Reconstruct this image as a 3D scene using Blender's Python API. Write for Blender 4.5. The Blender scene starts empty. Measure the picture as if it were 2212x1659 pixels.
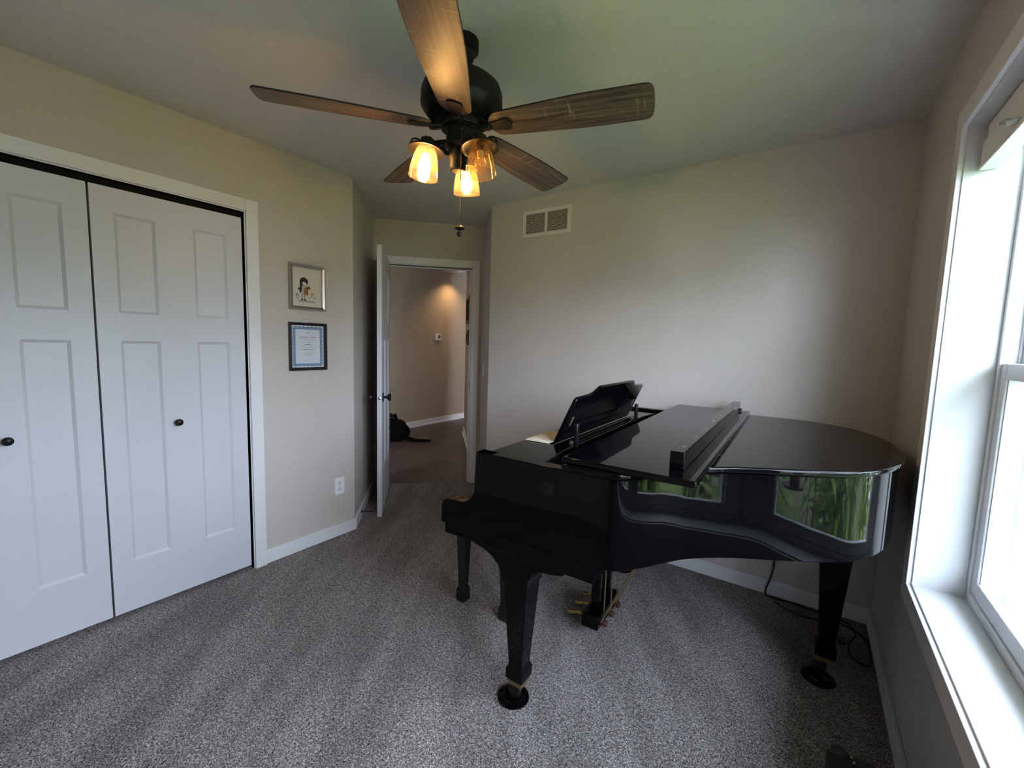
import bpy, math, random
from mathutils import Vector, Matrix
random.seed(7)
sc = bpy.context.scene
COL = sc.collection

# ------------------------------------------------------------------ camera
F_PX = 921.095                      # focal length in pixels of the 2212 px wide frame
YAW, PITCH, ROLL, CAM_H = 0.609559, 0.096287, 0.0290607, 1.368908
fw = Vector((-math.sin(YAW)*math.cos(PITCH), math.cos(YAW)*math.cos(PITCH), -math.sin(PITCH)))
rt = Vector((math.cos(YAW), math.sin(YAW), 0)); up = rt.cross(fw)
rt2 = rt*math.cos(ROLL) + up*math.sin(ROLL); up2 = -rt*math.sin(ROLL) + up*math.cos(ROLL)
cam = bpy.data.objects.new('camera', bpy.data.cameras.new('camera'))
COL.objects.link(cam)
cam.matrix_world = Matrix(((rt2.x, up2.x, -fw.x, 0), (rt2.y, up2.y, -fw.y, 0), (rt2.z, up2.z, -fw.z, CAM_H), (0, 0, 0, 1)))
cam.data.sensor_width = 36.0; cam.data.lens = F_PX/2212*36.0
cam.data.clip_start = 0.02; cam.data.clip_end = 200
sc.camera = cam

# ------------------------------------------------------------------ sky, view
SKY_COLOR, SKY_STRENGTH = (0.74, 0.83, 1.05), 12.0
wd = bpy.data.worlds.new('overcast_sky'); sc.world = wd; wd.use_nodes = True
bg = wd.node_tree.nodes['Background']
bg.inputs[0].default_value = (*SKY_COLOR, 1); bg.inputs[1].default_value = SKY_STRENGTH
sc.view_settings.view_transform = 'Standard'; sc.view_settings.look = 'None'
sc.view_settings.gamma = 1.0; sc.view_settings.use_curve_mapping = False
sc.view_settings.exposure = 1.48
BULB_COLOR, BULB_STRENGTH = (1.0, 0.60, 0.24), 60.0
HALL_W = 14.0
try:
    sc.cycles.use_denoising = True
    sc.cycles.denoiser = 'OPENIMAGEDENOISE'
    sc.cycles.max_bounces = 8; sc.cycles.diffuse_bounces = 5; sc.cycles.glossy_bounces = 4
    sc.cycles.use_adaptive_sampling = True; sc.cycles.adaptive_threshold = .10; sc.cycles.adaptive_min_samples = 20
    sc.cycles.transparent_max_bounces = 16; sc.cycles.transmission_bounces = 6
    sc.cycles.caustics_reflective = False; sc.cycles.caustics_refractive = False
    sc.cycles.sample_clamp_indirect = 6.0
except Exception:
    pass

# ------------------------------------------------------------------ numbers of the room
XL, YB, XW, H = -2.592, 2.721, 0.346, 2.429
S = math.sqrt(.5)
DD = 4.054                                   # door wall: (-x+y)/sqrt2 = DD
def nt(n, t, z=0.0): return Vector((-S*n+S*t, S*n+S*t, z))
A = (XL, 1.789); Cc = (-2.139, YB)
E2 = nt(DD, -.568); F2 = nt(DD, .411)
YR = -0.80                                   # wall behind the camera
WY0, WY1, WZ0, WZ1 = 0.20, 1.94, 0.585, 2.072 # window opening
XOUT = 0.56

# ------------------------------------------------------------------ mesh helpers
class MB:
    def __init__(s): s.v = []; s.f = []
    def add(s, vs, fs):
        k = len(s.v); s.v += [tuple(p) for p in vs]; s.f += [tuple(i+k for i in f) for f in fs]; return s
    def box(s, a, b):
        x0, y0, z0 = a; x1, y1, z1 = b
        return s.add([(x0,y0,z0),(x1,y0,z0),(x1,y1,z0),(x0,y1,z0),(x0,y0,z1),(x1,y0,z1),(x1,y1,z1),(x0,y1,z1)],
                     [(0,3,2,1),(4,5,6,7),(0,1,5,4),(1,2,6,5),(2,3,7,6),(3,0,4,7)])
    def obox(s, o, ax, ay, az, a, b):
        o, ax, ay, az = map(Vector, (o, ax, ay, az))
        m = MB().box(a, b)
        return s.add([o+ax*p[0]+ay*p[1]+az*p[2] for p in m.v], m.f)
    def prism(s, poly, z0, z1, f=None):
        n = len(poly); f = f or (lambda x, y, z: (x, y, z))
        vs = [f(p[0], p[1], z0) for p in poly] + [f(p[0], p[1], z1) for p in poly]
        fs = [tuple(range(n-1, -1, -1)), tuple(range(n, 2*n))] + [(i, (i+1) % n, n+(i+1) % n, n+i) for i in range(n)]
        return s.add(vs, fs)
    def lathe(s, prof, seg=32, o=(0,0,0), x=(1,0,0), y=(0,1,0), z=(0,0,1), sx=1, sy=1):
        o, x, y, z = map(Vector, (o, x, y, z)); k = len(s.v); n = len(prof)
        for r, h in prof:
            for i in range(seg):
                a = 2*math.pi*i/seg
                s.v.append(tuple(o + x*(r*math.cos(a)*sx) + y*(r*math.sin(a)*sy) + z*h))
        for j in range(n-1):
            for i in range(seg):
                i2 = (i+1) % seg
                s.f.append((k+j*seg+i, k+j*seg+i2, k+(j+1)*seg+i2, k+(j+1)*seg+i))
        if prof[0][0] > 1e-6: s.f.append(tuple(k+i for i in range(seg-1, -1, -1)))
        if prof[-1][0] > 1e-6: s.f.append(tuple(k+(n-1)*seg+i for i in range(seg)))
        return s
    def tube(s, pts, r, seg=8, cap=True):
        pts = [Vector(p) for p in pts]; n = len(pts); k = len(s.v)
        rs = r if isinstance(r, (list, tuple)) else [r]*n
        prev = None
        for i, p in enumerate(pts):
            d = (pts[min(i+1, n-1)] - pts[max(i-1, 0)]).normalized()
            ref = prev if prev is not None else (Vector((0,0,1)) if abs(d.z) < .9 else Vector((1,0,0)))
            a = (ref - d*ref.dot(d)).normalized(); b = d.cross(a); prev = a
            for j in range(seg):
                t = 2*math.pi*j/seg
                s.v.append(tuple(p + (a*math.cos(t)+b*math.sin(t))*rs[i]))
        for i in range(n-1):
            for j in range(seg):
                j2 = (j+1) % seg
                s.f.append((k+i*seg+j, k+i*seg+j2, k+(i+1)*seg+j2, k+(i+1)*seg+j))
        if cap:
            s.f.append(tuple(k+j for j in range(seg-1, -1, -1))); s.f.append(tuple(k+(n-1)*seg+j for j in range(seg)))
        return s
    def ball(s, c, r, seg=16, rings=10, sc=(1,1,1)):
        prof = [(max(1e-7, r*math.sin(math.pi*i/rings)), -r*math.cos(math.pi*i/rings)) for i in range(rings+1)]
        m = MB().lathe(prof, seg)
        return s.add([(c[0]+p[0]*sc[0], c[1]+p[1]*sc[1], c[2]+p[2]*sc[2]) for p in m.v], m.f)
    def build(s, name, mat, parent=None, bevel=0, smooth=False, seg=2, angle=35, off=None):
        me = bpy.data.meshes.new(name)
        vs = s.v if off is None else [(p[0]-off[0], p[1]-off[1], p[2]-off[2]) for p in s.v]
        me.from_pydata(vs, [], s.f)
        import bmesh
        bm = bmesh.new(); bm.from_mesh(me); bmesh.ops.recalc_face_normals(bm, faces=bm.faces)
        bm.to_mesh(me); bm.free()
        if smooth or bevel:
            me.polygons.foreach_set('use_smooth', [True]*len(me.polygons))
            me.set_sharp_from_angle(angle=math.radians(angle))
        me.materials.append(mat)
        o = bpy.data.objects.new(name, me); COL.objects.link(o)
        if parent is not None: o.parent = parent
        if bevel:
            b = o.modifiers.new('bevel', 'BEVEL'); b.width = bevel; b.segments = seg; b.limit_method = 'ANGLE'
            b.angle_limit = math.radians(40); b.harden_normals = False
        return o

def empty(name, loc=(0,0,0), rz=0):
    o = bpy.data.objects.new(name, None); COL.objects.link(o); o.location = loc; o.rotation_euler = (0, 0, rz)
    o.empty_display_size = .05; return o
def tag(o, label=None, cat=None, group=None, kind=None):
    if label: o['label'] = label
    if cat: o['category'] = cat
    if group: o['group'] = group
    if kind: o['kind'] = kind
    return o
def catmull(P, n=8, closed=False):
    P = [Vector(p) for p in P]; out = []
    m = len(P); rng = range(m if closed else m-1)
    for i in rng:
        g = (lambda k: P[k % m]) if closed else (lambda k: P[min(max(k, 0), m-1)])
        p0, p1, p2, p3 = g(i-1), g(i), g(i+1), g(i+2)
        for j in range(n):
            t = j/n
            out.append(.5*((2*p1)+(p2-p0)*t+(2*p0-5*p1+4*p2-p3)*t*t+(3*p1-p0-3*p2+p3)*t**3))
    if not closed: out.append(P[-1])
    return out

# ------------------------------------------------------------------ materials
def mat(name, color, rough=.5, metal=0, coat=0, spec=.5, **k):
    m = bpy.data.materials.new(name); m.use_nodes = True
    p = m.node_tree.nodes['Principled BSDF']
    p.inputs['Base Color'].default_value = (*color, 1); p.inputs['Roughness'].default_value = rough
    p.inputs['Metallic'].default_value = metal; p.inputs['Coat Weight'].default_value = coat
    p.inputs['Specular IOR Level'].default_value = spec
    if 'emit' in k:
        p.inputs['Emission Color'].default_value = (*k['emit'], 1); p.inputs['Emission Strength'].default_value = k.get('es', 1)
    return m
def N(m, t, **kw):
    n = m.node_tree.nodes.new(t)
    for k, v in kw.items():
        if k in n.inputs.keys() if hasattr(n.inputs, 'keys') else False: n.inputs[k].default_value = v
        else: setattr(n, k, v)
    return n
def L(m, a, ao, b, bi): m.node_tree.links.new(a.outputs[ao], b.inputs[bi])
def P_(m): return m.node_tree.nodes['Principled BSDF']
def ramp(m, stops):
    r = N(m, 'ShaderNodeValToRGB'); e = r.color_ramp.elements
    while len(e) < len(stops): e.new(.5)
    for i, (p, c) in enumerate(stops): e[i].position = p; e[i].color = (*c, 1)
    return r
def bump(m, src, out, strength, dist):
    b = N(m, 'ShaderNodeBump'); b.inputs['Strength'].default_value = strength; b.inputs['Distance'].default_value = dist
    L(m, src, out, b, 'Height'); L(m, b, 'Normal', P_(m), 'Normal'); return b
def plaster(name, color, scale=160, strength=.25):
    m = mat(name, color, .75, spec=.25)
    tc = N(m, 'ShaderNodeTexCoord'); n = N(m, 'ShaderNodeTexNoise'); n.inputs['Scale'].default_value = scale; n.inputs['Detail'].default_value = 3
    L(m, tc, 'Object', n, 'Vector'); bump(m, n, 'Fac', strength, .002)
    n2 = N(m, 'ShaderNodeTexNoise'); n2.inputs['Scale'].default_value = 300; L(m, tc, 'Object', n2, 'Vector')
    c = tuple(x*.93 for x in color); r = ramp(m, [(.35, c), (.65, tuple(min(1, x*1.05) for x in color))]); L(m, n2, 'Fac', r, 'Fac'); L(m, r, 'Color', P_(m), 'Base Color')
    return m
M = {}
M['wall'] = plaster('greige_wall_paint', (.55, .508, .46))
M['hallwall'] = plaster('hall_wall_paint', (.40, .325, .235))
M['ceiling'] = plaster('ceiling_paint', (.62, .60, .57), 220, .2)
M['trim'] = mat('white_trim_paint', (.74, .74, .74), .38)
M['doorwhite'] = mat('white_door_paint', (.60, .61, .64), .42)
def woodgrain_bump(m, sc=(300, 300, 8), st=.12):
    tc = N(m, 'ShaderNodeTexCoord'); mp = N(m, 'ShaderNodeMapping'); mp.inputs['Scale'].default_value = sc
    L(m, tc, 'Object', mp, 'Vector'); n = N(m, 'ShaderNodeTexNoise'); n.inputs['Scale'].default_value = 1; n.inputs['Detail'].default_value = 2
    L(m, mp, 'Vector', n, 'Vector'); bump(m, n, 'Fac', st, .001)
woodgrain_bump(M['doorwhite'])
M['jamb'] = mat('off_white_window_trim', (.60, .60, .60), .42)  # same white trim paint, darkened to hold back the bright daylight on it
M['vinyl'] = mat('white_window_vinyl', (.70, .71, .72), .3)
M['orb'] = mat('oil_rubbed_bronze', (.022, .018, .016), .42, .6)
M['fanmetal'] = mat('matte_black_bronze_metal', (.008, .0075, .007), .5, 0, 0, .22)
M['lacquer'] = mat('black_piano_lacquer', (.0015, .0015, .0018), .03, 0, 0, .175)
M['satin'] = mat('satin_black_wood', (.006, .006, .006), .3)
M['dark'] = mat('dark_void', (.01, .01, .01), .9, spec=.1)
M['brass'] = mat('aged_brass', (.42, .29, .11), .25, 1)
M['brassdull'] = mat('dull_brass', (.17, .135, .07), .5, .6)
M['copper'] = mat('brown_rubber_and_copper', (.075, .03, .022), .5, .2)
M['steel'] = mat('steel_screw', (.45, .45, .45), .3, 1)
M['ivory'] = mat('ivory_key_plastic', (.78, .74, .64), .25)
M['cream'] = mat('cream_paper', (.62, .56, .44), .8)
M['fabric'] = mat('black_fabric', (.012, .013, .015), .85)
M['fur'] = mat('black_cat_fur', (.0025, .0025, .0025), .8, spec=.08)
M['eye'] = mat('cat_eye_shine', (.8, .8, .7), .1, emit=(.9, .9, .8), es=.0)  # near-white eye colour stands in for the glint
M['rubber'] = mat('black_rubber_cable', (.008, .008, .008), .5)
M['plate'] = mat('white_plastic', (.82, .82, .80), .35)
M['slot'] = mat('dark_slot', (.02, .02, .02), .7)
M['silver'] = mat('brushed_silver_frame', (.40, .36, .33), .33, 1)
M['blackframe'] = mat('black_frame', (.012, .011, .013), .35)
M['white'] = mat('white_mat_board', (.78, .77, .73), .8)
M['ventgrey'] = mat('painted_vent_metal', (.70, .67, .61), .45)
M['clear'] = mat('clear_plastic', (.85, .86, .88), .12); P_(M['clear']).inputs['Transmission Weight'].default_value = .7
M['plaque'] = mat('dull_black_pad', (.005, .005, .005), .12, 0, 0, .2)

def carpet():
    m = mat('frieze_carpet', (.3, .28, .27), .95, spec=.1)
    tc = N(m, 'ShaderNodeTexCoord')
    n1 = N(m, 'ShaderNodeTexNoise'); n1.inputs['Scale'].default_value = 195; n1.inputs['Detail'].default_value = 2; n1.inputs['Roughness'].default_value = .6; n1.inputs['Distortion'].default_value = 1.2
    L(m, tc, 'Object', n1, 'Vector')
    r = ramp(m, [(.33, (.040, .034, .032)), (.44, (.185, .165, .158)), (.53, (.37, .34, .325)), (.63, (.76, .71, .685))]); L(m, n1, 'Fac', r, 'Fac')
    n2 = N(m, 'ShaderNodeTexNoise'); n2.inputs['Scale'].default_value = 70; n2.inputs['Detail'].default_value = 1; L(m, tc, 'Object', n2, 'Vector')
    r2 = ramp(m, [(.35, (.86, .80, .78)), (.65, (1.0, 1.0, 1.0))]); L(m, n2, 'Fac', r2, 'Fac')
    # pile lay: broad brushed streaks
    mp = N(m, 'ShaderNodeMapping'); mp.vector_type = 'TEXTURE'; mp.inputs['Rotation'].default_value = (0, 0, .55); mp.inputs['Scale'].default_value = (.15, .75, 1); L(m, tc, 'Object', mp, 'Vector')
    n3 = N(m, 'ShaderNodeTexNoise'); n3.inputs['Scale'].default_value = 1; n3.inputs['Detail'].default_value = 2; L(m, mp, 'Vector', n3, 'Vector')
    r3 = ramp(m, [(.38, (.80, .80, .80)), (.62, (1.1, 1.1, 1.1))]); L(m, n3, 'Fac', r3, 'Fac')
    mx = N(m, 'ShaderNodeMixRGB', blend_type='MULTIPLY'); mx.inputs[0].default_value = 1; L(m, r, 'Color', mx, 1); L(m, r2, 'Color', mx, 2)
    mx2 = N(m, 'ShaderNodeMixRGB', blend_type='MULTIPLY'); mx2.inputs[0].default_value = 1; L(m, mx, 'Color', mx2, 1); L(m, r3, 'Color', mx2, 2)
    L(m, mx2, 'Color', P_(m), 'Base Color')
    bump(m, n1, 'Fac', .9, .012)
    return m
M['carpet'] = carpet()

def wood(name, dark, mid, light, scale=(2.2, 26, 26), rough=.45, saw=False):
    m = mat(name, mid, rough)
    tc = N(m, 'ShaderNodeTexCoord'); mp = N(m, 'ShaderNodeMapping'); mp.inputs['Scale'].default_value = scale; L(m, tc, 'Object', mp, 'Vector')
    oi = N(m, 'ShaderNodeObjectInfo'); ad = N(m, 'ShaderNodeVectorMath', operation='ADD')
    mu = N(m, 'ShaderNodeVectorMath', operation='SCALE'); mu.inputs['Scale'].default_value = 37.0
    cb = N(m, 'ShaderNodeCombineXYZ'); L(m, oi, 'Random', cb, 0); L(m, oi, 'Random', cb, 1); L(m, cb, 0, mu, 0); L(m, mp, 'Vector', ad, 0); L(m, mu, 0, ad, 1)
    n = N(m, 'ShaderNodeTexNoise'); n.inputs['Scale'].default_value = 1; n.inputs['Detail'].default_value = 7; n.inputs['Roughness'].default_value = .65; n.inputs['Distortion'].default_value = .6
    L(m, ad, 0, n, 'Vector')
    r = ramp(m, [(.3, dark), (.5, mid), (.72, light)]); L(m, n, 'Fac', r, 'Fac')
    last = r
    if saw:   # pale saw marks across the grain
        mp2 = N(m, 'ShaderNodeMapping'); mp2.inputs['Scale'].default_value = (110, 9, 9); L(m, tc, 'Object', mp2, 'Vector')
        ad2 = N(m, 'ShaderNodeVectorMath', operation='ADD'); L(m, mp2, 'Vector', ad2, 0); L(m, mu, 0, ad2, 1)
        n2 = N(m, 'ShaderNodeTexNoise'); n2.inputs['Scale'].default_value = 1; n2.inputs['Detail'].default_value = 2; L(m, ad2, 0, n2, 'Vector')
        n4 = N(m, 'ShaderNodeTexNoise'); n4.inputs['Scale'].default_value = 9; n4.inputs['Detail'].default_value = 1; L(m, tc, 'Object', n4, 'Vector')
        r2 = ramp(m, [(.60, (0, 0, 0)), (.70, (1, 1, 1))]); L(m, n2, 'Fac', r2, 'Fac')
        r4 = ramp(m, [(.5, (0, 0, 0)), (.62, (.55, .55, .55))]); L(m, n4, 'Fac', r4, 'Fac')
        mm = N(m, 'ShaderNodeMath', operation='MULTIPLY'); L(m, r2, 'Color', mm, 0); L(m, r4, 'Color', mm, 1)
        mx = N(m, 'ShaderNodeMixRGB'); L(m, mm, 0, mx, 0); L(m, r, 'Color', mx, 1); mx.inputs[2].default_value = (*[min(1, c*1.7) for c in light], 1)
        last = mx
    hv = N(m, 'ShaderNodeHueSaturation'); vr = N(m, 'ShaderNodeMapRange'); vr.inputs['To Min'].default_value = .7 if not saw else .92; vr.inputs['To Max'].default_value = 1.35 if not saw else 1.08
    L(m, oi, 'Random', vr, 'Value'); L(m, vr, 'Result', hv, 'Value'); L(m, last, 'Color', hv, 'Color'); L(m, hv, 'Color', P_(m), 'Base Color')
    bump(m, n, 'Fac', .25, .001)
    return m
M['blade'] = wood('weathered_oak_blade', (.022, .015, .010), (.095, .066, .044), (.23, .17, .12), (3.2, 75, 75), saw=True)
M['plank'] = wood('dark_grey_brown_plank', (.030, .021, .018), (.058, .042, .036), (.10, .076, .066), (26, 2.0, 26), .42)

def shade_glass():
    m = bpy.data.materials.new('seeded_amber_glass'); m.use_nodes = True; nt_ = m.node_tree; nt_.nodes.clear()
    out = N(m, 'ShaderNodeOutputMaterial'); tr = N(m, 'ShaderNodeBsdfTransparent'); gl = N(m, 'ShaderNodeBsdfGlossy'); tl = N(m, 'ShaderNodeBsdfTranslucent')
    tr.inputs[0].default_value = (1.0, .93, .80, 1); gl.inputs['Roughness'].default_value = .04; tl.inputs[0].default_value = (1, .80, .50, 1)
    tc = N(m, 'ShaderNodeTexCoord'); v = N(m, 'ShaderNodeTexVoronoi'); v.inputs['Scale'].default_value = 185; L(m, tc, 'Object', v, 'Vector')
    r = ramp(m, [(.10, (1, 1, 1)), (.17, (0, 0, 0))]); L(m, v, 'Distance', r, 'Fac')
    n = N(m, 'ShaderNodeMath', operation='MULTIPLY_ADD'); n.inputs[1].default_value = .40; n.inputs[2].default_value = .028; L(m, r, 'Color', n, 0)
    m1 = N(m, 'ShaderNodeMixShader'); L(m, n, 0, m1, 0); L(m, tr, 0, m1, 1); L(m, tl, 0, m1, 2)
    fc = N(m, 'ShaderNodeLayerWeight'); fc.inputs[0].default_value = .5; pw_ = N(m, 'ShaderNodeMath', operation='POWER'); pw_.inputs[1].default_value = 3; L(m, fc, 'Facing', pw_, 0)
    lw = N(m, 'ShaderNodeMath', operation='MULTIPLY_ADD'); lw.inputs[1].default_value = .45; lw.inputs[2].default_value = .03; L(m, pw_, 0, lw, 0)
    m2 = N(m, 'ShaderNodeMixShader'); L(m, lw, 0, m2, 0); L(m, m1, 0, m2, 1); L(m, gl, 0, m2, 2)
    L(m, m2, 0, out, 0); return m
M['shade'] = shade_glass()
def pane_glass():
    m = bpy.data.materials.new('window_glass'); m.use_nodes = True; m.node_tree.nodes.clear()
    out = N(m, 'ShaderNodeOutputMaterial'); tr = N(m, 'ShaderNodeBsdfTransparent'); gl = N(m, 'ShaderNodeBsdfGlossy'); gl.inputs['Roughness'].default_value = .0
    tr.inputs[0].default_value = (.93, .97, .96, 1)
    fc = N(m, 'ShaderNodeLayerWeight'); fc.inputs[0].default_value = .5; pw_ = N(m, 'ShaderNodeMath', operation='POWER'); pw_.inputs[1].default_value = 5; L(m, fc, 'Facing', pw_, 0)
    lw = N(m, 'ShaderNodeMath', operation='MULTIPLY_ADD'); lw.inputs[1].default_value = .8; lw.inputs[2].default_value = .05; L(m, pw_, 0, lw, 0)
    m2 = N(m, 'ShaderNodeMixShader'); L(m, lw, 0, m2, 0); L(m, tr, 0, m2, 1); L(m, gl, 0, m2, 2); L(m, m2, 0, out, 0); return m
M['glass'] = pane_glass()
def screen_mat():
    m = bpy.data.materials.new('insect_screen_mesh'); m.use_nodes = True; m.node_tree.nodes.clear()
    out = N(m, 'ShaderNodeOutputMaterial'); tr = N(m, 'ShaderNodeBsdfTransparent'); d = N(m, 'ShaderNodeBsdfDiffuse'); d.inputs[0].default_value = (.05, .05, .05, 1)
    m2 = N(m, 'ShaderNodeMixShader'); m2.inputs[0].default_value = .36; L(m, tr, 0, m2, 1); L(m, d, 0, m2, 2); L(m, m2, 0, out, 0); return m
M['screen'] = screen_mat()
M['bulb'] = mat('glowing_filament_bulb', (1, .8, .5), .3, emit=BULB_COLOR, es=BULB_STRENGTH)
M['bulb_off'] = M['shade']; M['stem'] = mat('pale_bulb_stem', (.55, .45, .33), .4)
def leafmat(name, c1, c2):
    m = mat(name, c1, .55)
    tc = N(m, 'ShaderNodeTexCoord'); n = N(m, 'ShaderNodeTexNoise'); n.inputs['Scale'].default_value = 9; L(m, tc, 'Object', n, 'Vector')
    r = ramp(m, [(.38, c1), (.60, c2)]); L(m, n, 'Fac', r, 'Fac'); L(m, r, 'Color', P_(m), 'Base Color'); return m
M['leaf'] = leafmat('corn_leaf_green', (.05, .16, .015), (.42, .56, .10))
M['grass'] = leafmat('lawn_green', (.15, .165, .075), (.24, .25, .13))
M['feeder'] = mat('feeder_brown', (.09, .035, .025), .4)
M['siding'] = mat('house_siding', (.55, .55, .55), .7)

# ------------------------------------------------------------------ the setting
def struct(o, label=None): return tag(o, label, kind='structure')
T = .115
def wall(name, polys, m=None, label=None):
    mb = MB()
    for poly, z0, z1 in polys: mb.prism(poly, z0, z1)
    return struct(mb.build(name, m or M['wall']), label)
def rect(x0, y0, x1, y1): return [(x0, y0), (x1, y0), (x1, y1), (x0, y1)]
CY0, CY1, CZ = -.118, 1.112, 2.036            # closet opening
wall('wall_left', [(rect(XL-T, YR-.1, XL, CY0), 0, H+.06), (rect(XL-T, CY0, XL, CY1), CZ, H+.06), (rect(XL-T, CY1, XL, A[1]-.0), 0, H+.06)],
     label='greige wall with the white closet doors and two framed prints')
def pt(v): return (v.x, v.y)
nA = (-A[0]+A[1])*S; tA = (A[0]+A[1])*S; nC = (-Cc[0]+Cc[1])*S; tC = (Cc[0]+Cc[1])*S
wall('wall_alcove_left', [([A, pt(nt(DD, tA)), pt(nt(DD, tA-T)), (XL-T, A[1])], 0, H+.06)], label='narrow angled wall behind the open door')
wall('wall_alcove_right', [([Cc, pt(nt(nC, tC+T*1.2)), pt(nt(DD, tC+T)), pt(nt(DD, tC))], 0, H+.06)], label='narrow angled return wall beside the doorway')
DT0, DT1, DZ = -.463, .311, 2.042
DB = DD+T
wall('wall_door', [([pt(nt(DD, tA-T)), pt(nt(DD, DT0)), pt(nt(DB, DT0)), pt(nt(DB, tA-T))], 0, H+.08),
                   ([pt(nt(DD, DT1)), pt(nt(DD, tC+T)), pt(nt(DB, tC+T)), pt(nt(DB, DT1))], 0, H+.08),
                   ([pt(nt(DD, DT0)), pt(nt(DD, DT1)), pt(nt(DB, DT1)), pt(nt(DB, DT0))], DZ, H+.08)], label='angled wall around the open doorway')
wall('wall_back', [(rect(Cc[0], YB, XOUT, YB+T), 0, H+.06)], label='greige wall behind the grand piano')
wall('wall_right', [(rect(XW, YR-.1, XOUT, WY0-.019), 0, H+.06), (rect(XW, WY1+.019, XOUT, YB), 0, H+.06), (rect(XW, WY0-.019, XOUT, WY1+.019), 0, WZ0-.019), (rect(XW, WY0-.019, XOUT, WY1+.019), WZ1+.013, H+.06)],
     label='greige wall with the bright window')
wall('wall_rear', [(rect(XL-T, YR-T, XOUT, YR), 0, H+.06)], label='greige wall facing the piano')
cz = [(XL-T*.9, YR-T*.9), (XOUT-.02, YR-T*.9), (XOUT-.02, YB+T*.9), (Cc[0]+.05, YB+T*.9), pt(nt(DB-.02, tC+T*.9)), pt(nt(DB-.02, tA-T*.9)), (XL-T*.9, A[1])]
struct(MB().prism(cz, H, H+.05).build('ceiling', M['ceiling']), 'flat painted ceiling above the fan')
fl = [(-3.30, YR-T*.5), (XOUT-.02, YR-T*.5), (XOUT-.02, YB+.05), (Cc[0], YB+.05), pt(nt(DD+.035, tC+.05)), pt(nt(DD+.035, tA-.05)), (XL-.05, A[1]), (-3.30, 1.5)]
struct(MB().prism(fl, -.06, 0).build('floor', M['carpet']), 'speckled grey beige carpet')
# closet interior
wall('wall_closet', [(rect(-3.36, -.32, -3.30, 1.42), 0, H), (rect(-3.30, -.32, XL-T, -.26), 0, H), (rect(-3.30, 1.36, XL-T, 1.42), 0, H)], label='closet interior behind the bifold doors')
struct(MB().prism(rect(-3.36, -.32, XL-T, 1.42), H, H+.04).build('ceiling_closet', M['ceiling']), 'closet ceiling behind the bifold doors')

# baseboards
BH, BT = .089, .014
def base(name, p, q, inward, label):
    p, q, i = Vector((*p, 0)), Vector((*q, 0)), Vector((*inward, 0))
    d = (q-p)
    mb = MB().obox(p, d.normalized(), i, (0,0,1), (0, 0, .004), (d.length, BT, BH))
    return struct(mb.build(name, M['trim'], bevel=.003), label)
base('baseboard_left', (XL, CY1+.066), (A[0], A[1]+.006), (1, 0), 'white baseboard under the framed prints')
base('baseboard_alcove', A, pt(nt(DD, tA)), (S, S), 'white baseboard behind the open door')
base('baseboard_back', (Cc[0]+.003, YB), (XW, YB), (0, -1), 'white baseboard behind the piano')
base('baseboard_right', (XW, YR), (XW, YB-BT), (-1, 0), 'white baseboard below the window')
base('baseboard_closet', (XL, YR), (XL, CY0-.067), (1, 0), 'white baseboard left of the closet')
base('baseboard_return', Cc, pt(nt(DD, tC)), (-S, -S), 'white baseboard of the narrow return wall')

# closet trim: casing, jambs
cw, ct = .064, .016
mb = MB()
g = .005
mb.box((XL, CY1+g, 0), (XL+ct, CY1+g+cw, CZ+g+cw)); mb.box((XL, CY0-g-cw, 0), (XL+ct, CY0-g, CZ+g+cw)); mb.box((XL, CY0-g, CZ+g), (XL+ct, CY1+g, CZ+g+cw))
cas = struct(mb.build('trim_1', M['trim'], bevel=.003), 'flat white casing around the closet doors')
jb = MB()
jb.box((XL-T, CY1-.0, 0), (XL+.004, CY1+g, CZ+g)); jb.box((XL-T, CY0-g, 0), (XL+.004, CY0, CZ+g)); jb.box((XL-T, CY0, CZ), (XL+.004, CY1, CZ+g))
jb.build('jamb', M['trim'], cas, bevel=.0015)
MB().box((XL-.06, CY0+.002, CZ-.026), (XL-.028, CY1-.002, CZ-.001)).build('track', M['dark'], cas)

# bifold closet leaves with two recessed panels each
def panel_leaf(w, z0, z1, th, panels, rec=.009, slope=.012):
    """front face at x=0 facing +x, leaf spans y 0..w; panels: list of (y0,y1,z0,z1). returns frame, [panel meshes]"""
    fr = MB(); ys = sorted({0, w} | {p[0] for p in panels} | {p[1] for p in panels}); zs = sorted({z0, z1} | {p[2] for p in panels} | {p[3] for p in panels})
    # front ring cells
    for a, b in zip(ys, ys[1:]):
        for c_, d in zip(zs, zs[1:]):
            if any(p[0] <= a+1e-6 and b <= p[1]+1e-6 and p[2] <= c_+1e-6 and d <= p[3]+1e-6 for p in panels): continue
            fr.add([(0,a,c_),(0,b,c_),(0,b,d),(0,a,d)], [(0,1,2,3)])
            fr.add([(-th,a,c_),(-th,b,c_),(-th,b,d),(-th,a,d)], [(0,3,2,1)])
    fr.add([(0,0,z0),(0,w,z0),(0,w,z1),(0,0,z1),(-th,0,z0),(-th,w,z0),(-th,w,z1),(-th,0,z1)], [(0,4,5,1),(1,5,6,2),(2,6,7,3),(3,7,4,0)])
    pm = []
    for (a, b, c_, d) in panels:
        q = MB()
        for sgn, x0 in ((1, 0), (-1, -th)):
            s_ = slope; xr = x0 - sgn*rec
            q.add([(x0,a,c_),(x0,b,c_),(x0,b,d),(x0,a,d),(xr,a+s_,c_+s_),(xr,b-s_,c_+s_),(xr,b-s_,d-s_),(xr,a+s_,d-s_)],
                  [(0,1,5,4),(1,2,6,5),(2,3,7,6),(3,0,4,7),(4,5,6,7)])
        pm.append(q)
    return fr, pm
LX = XL-.013
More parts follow.
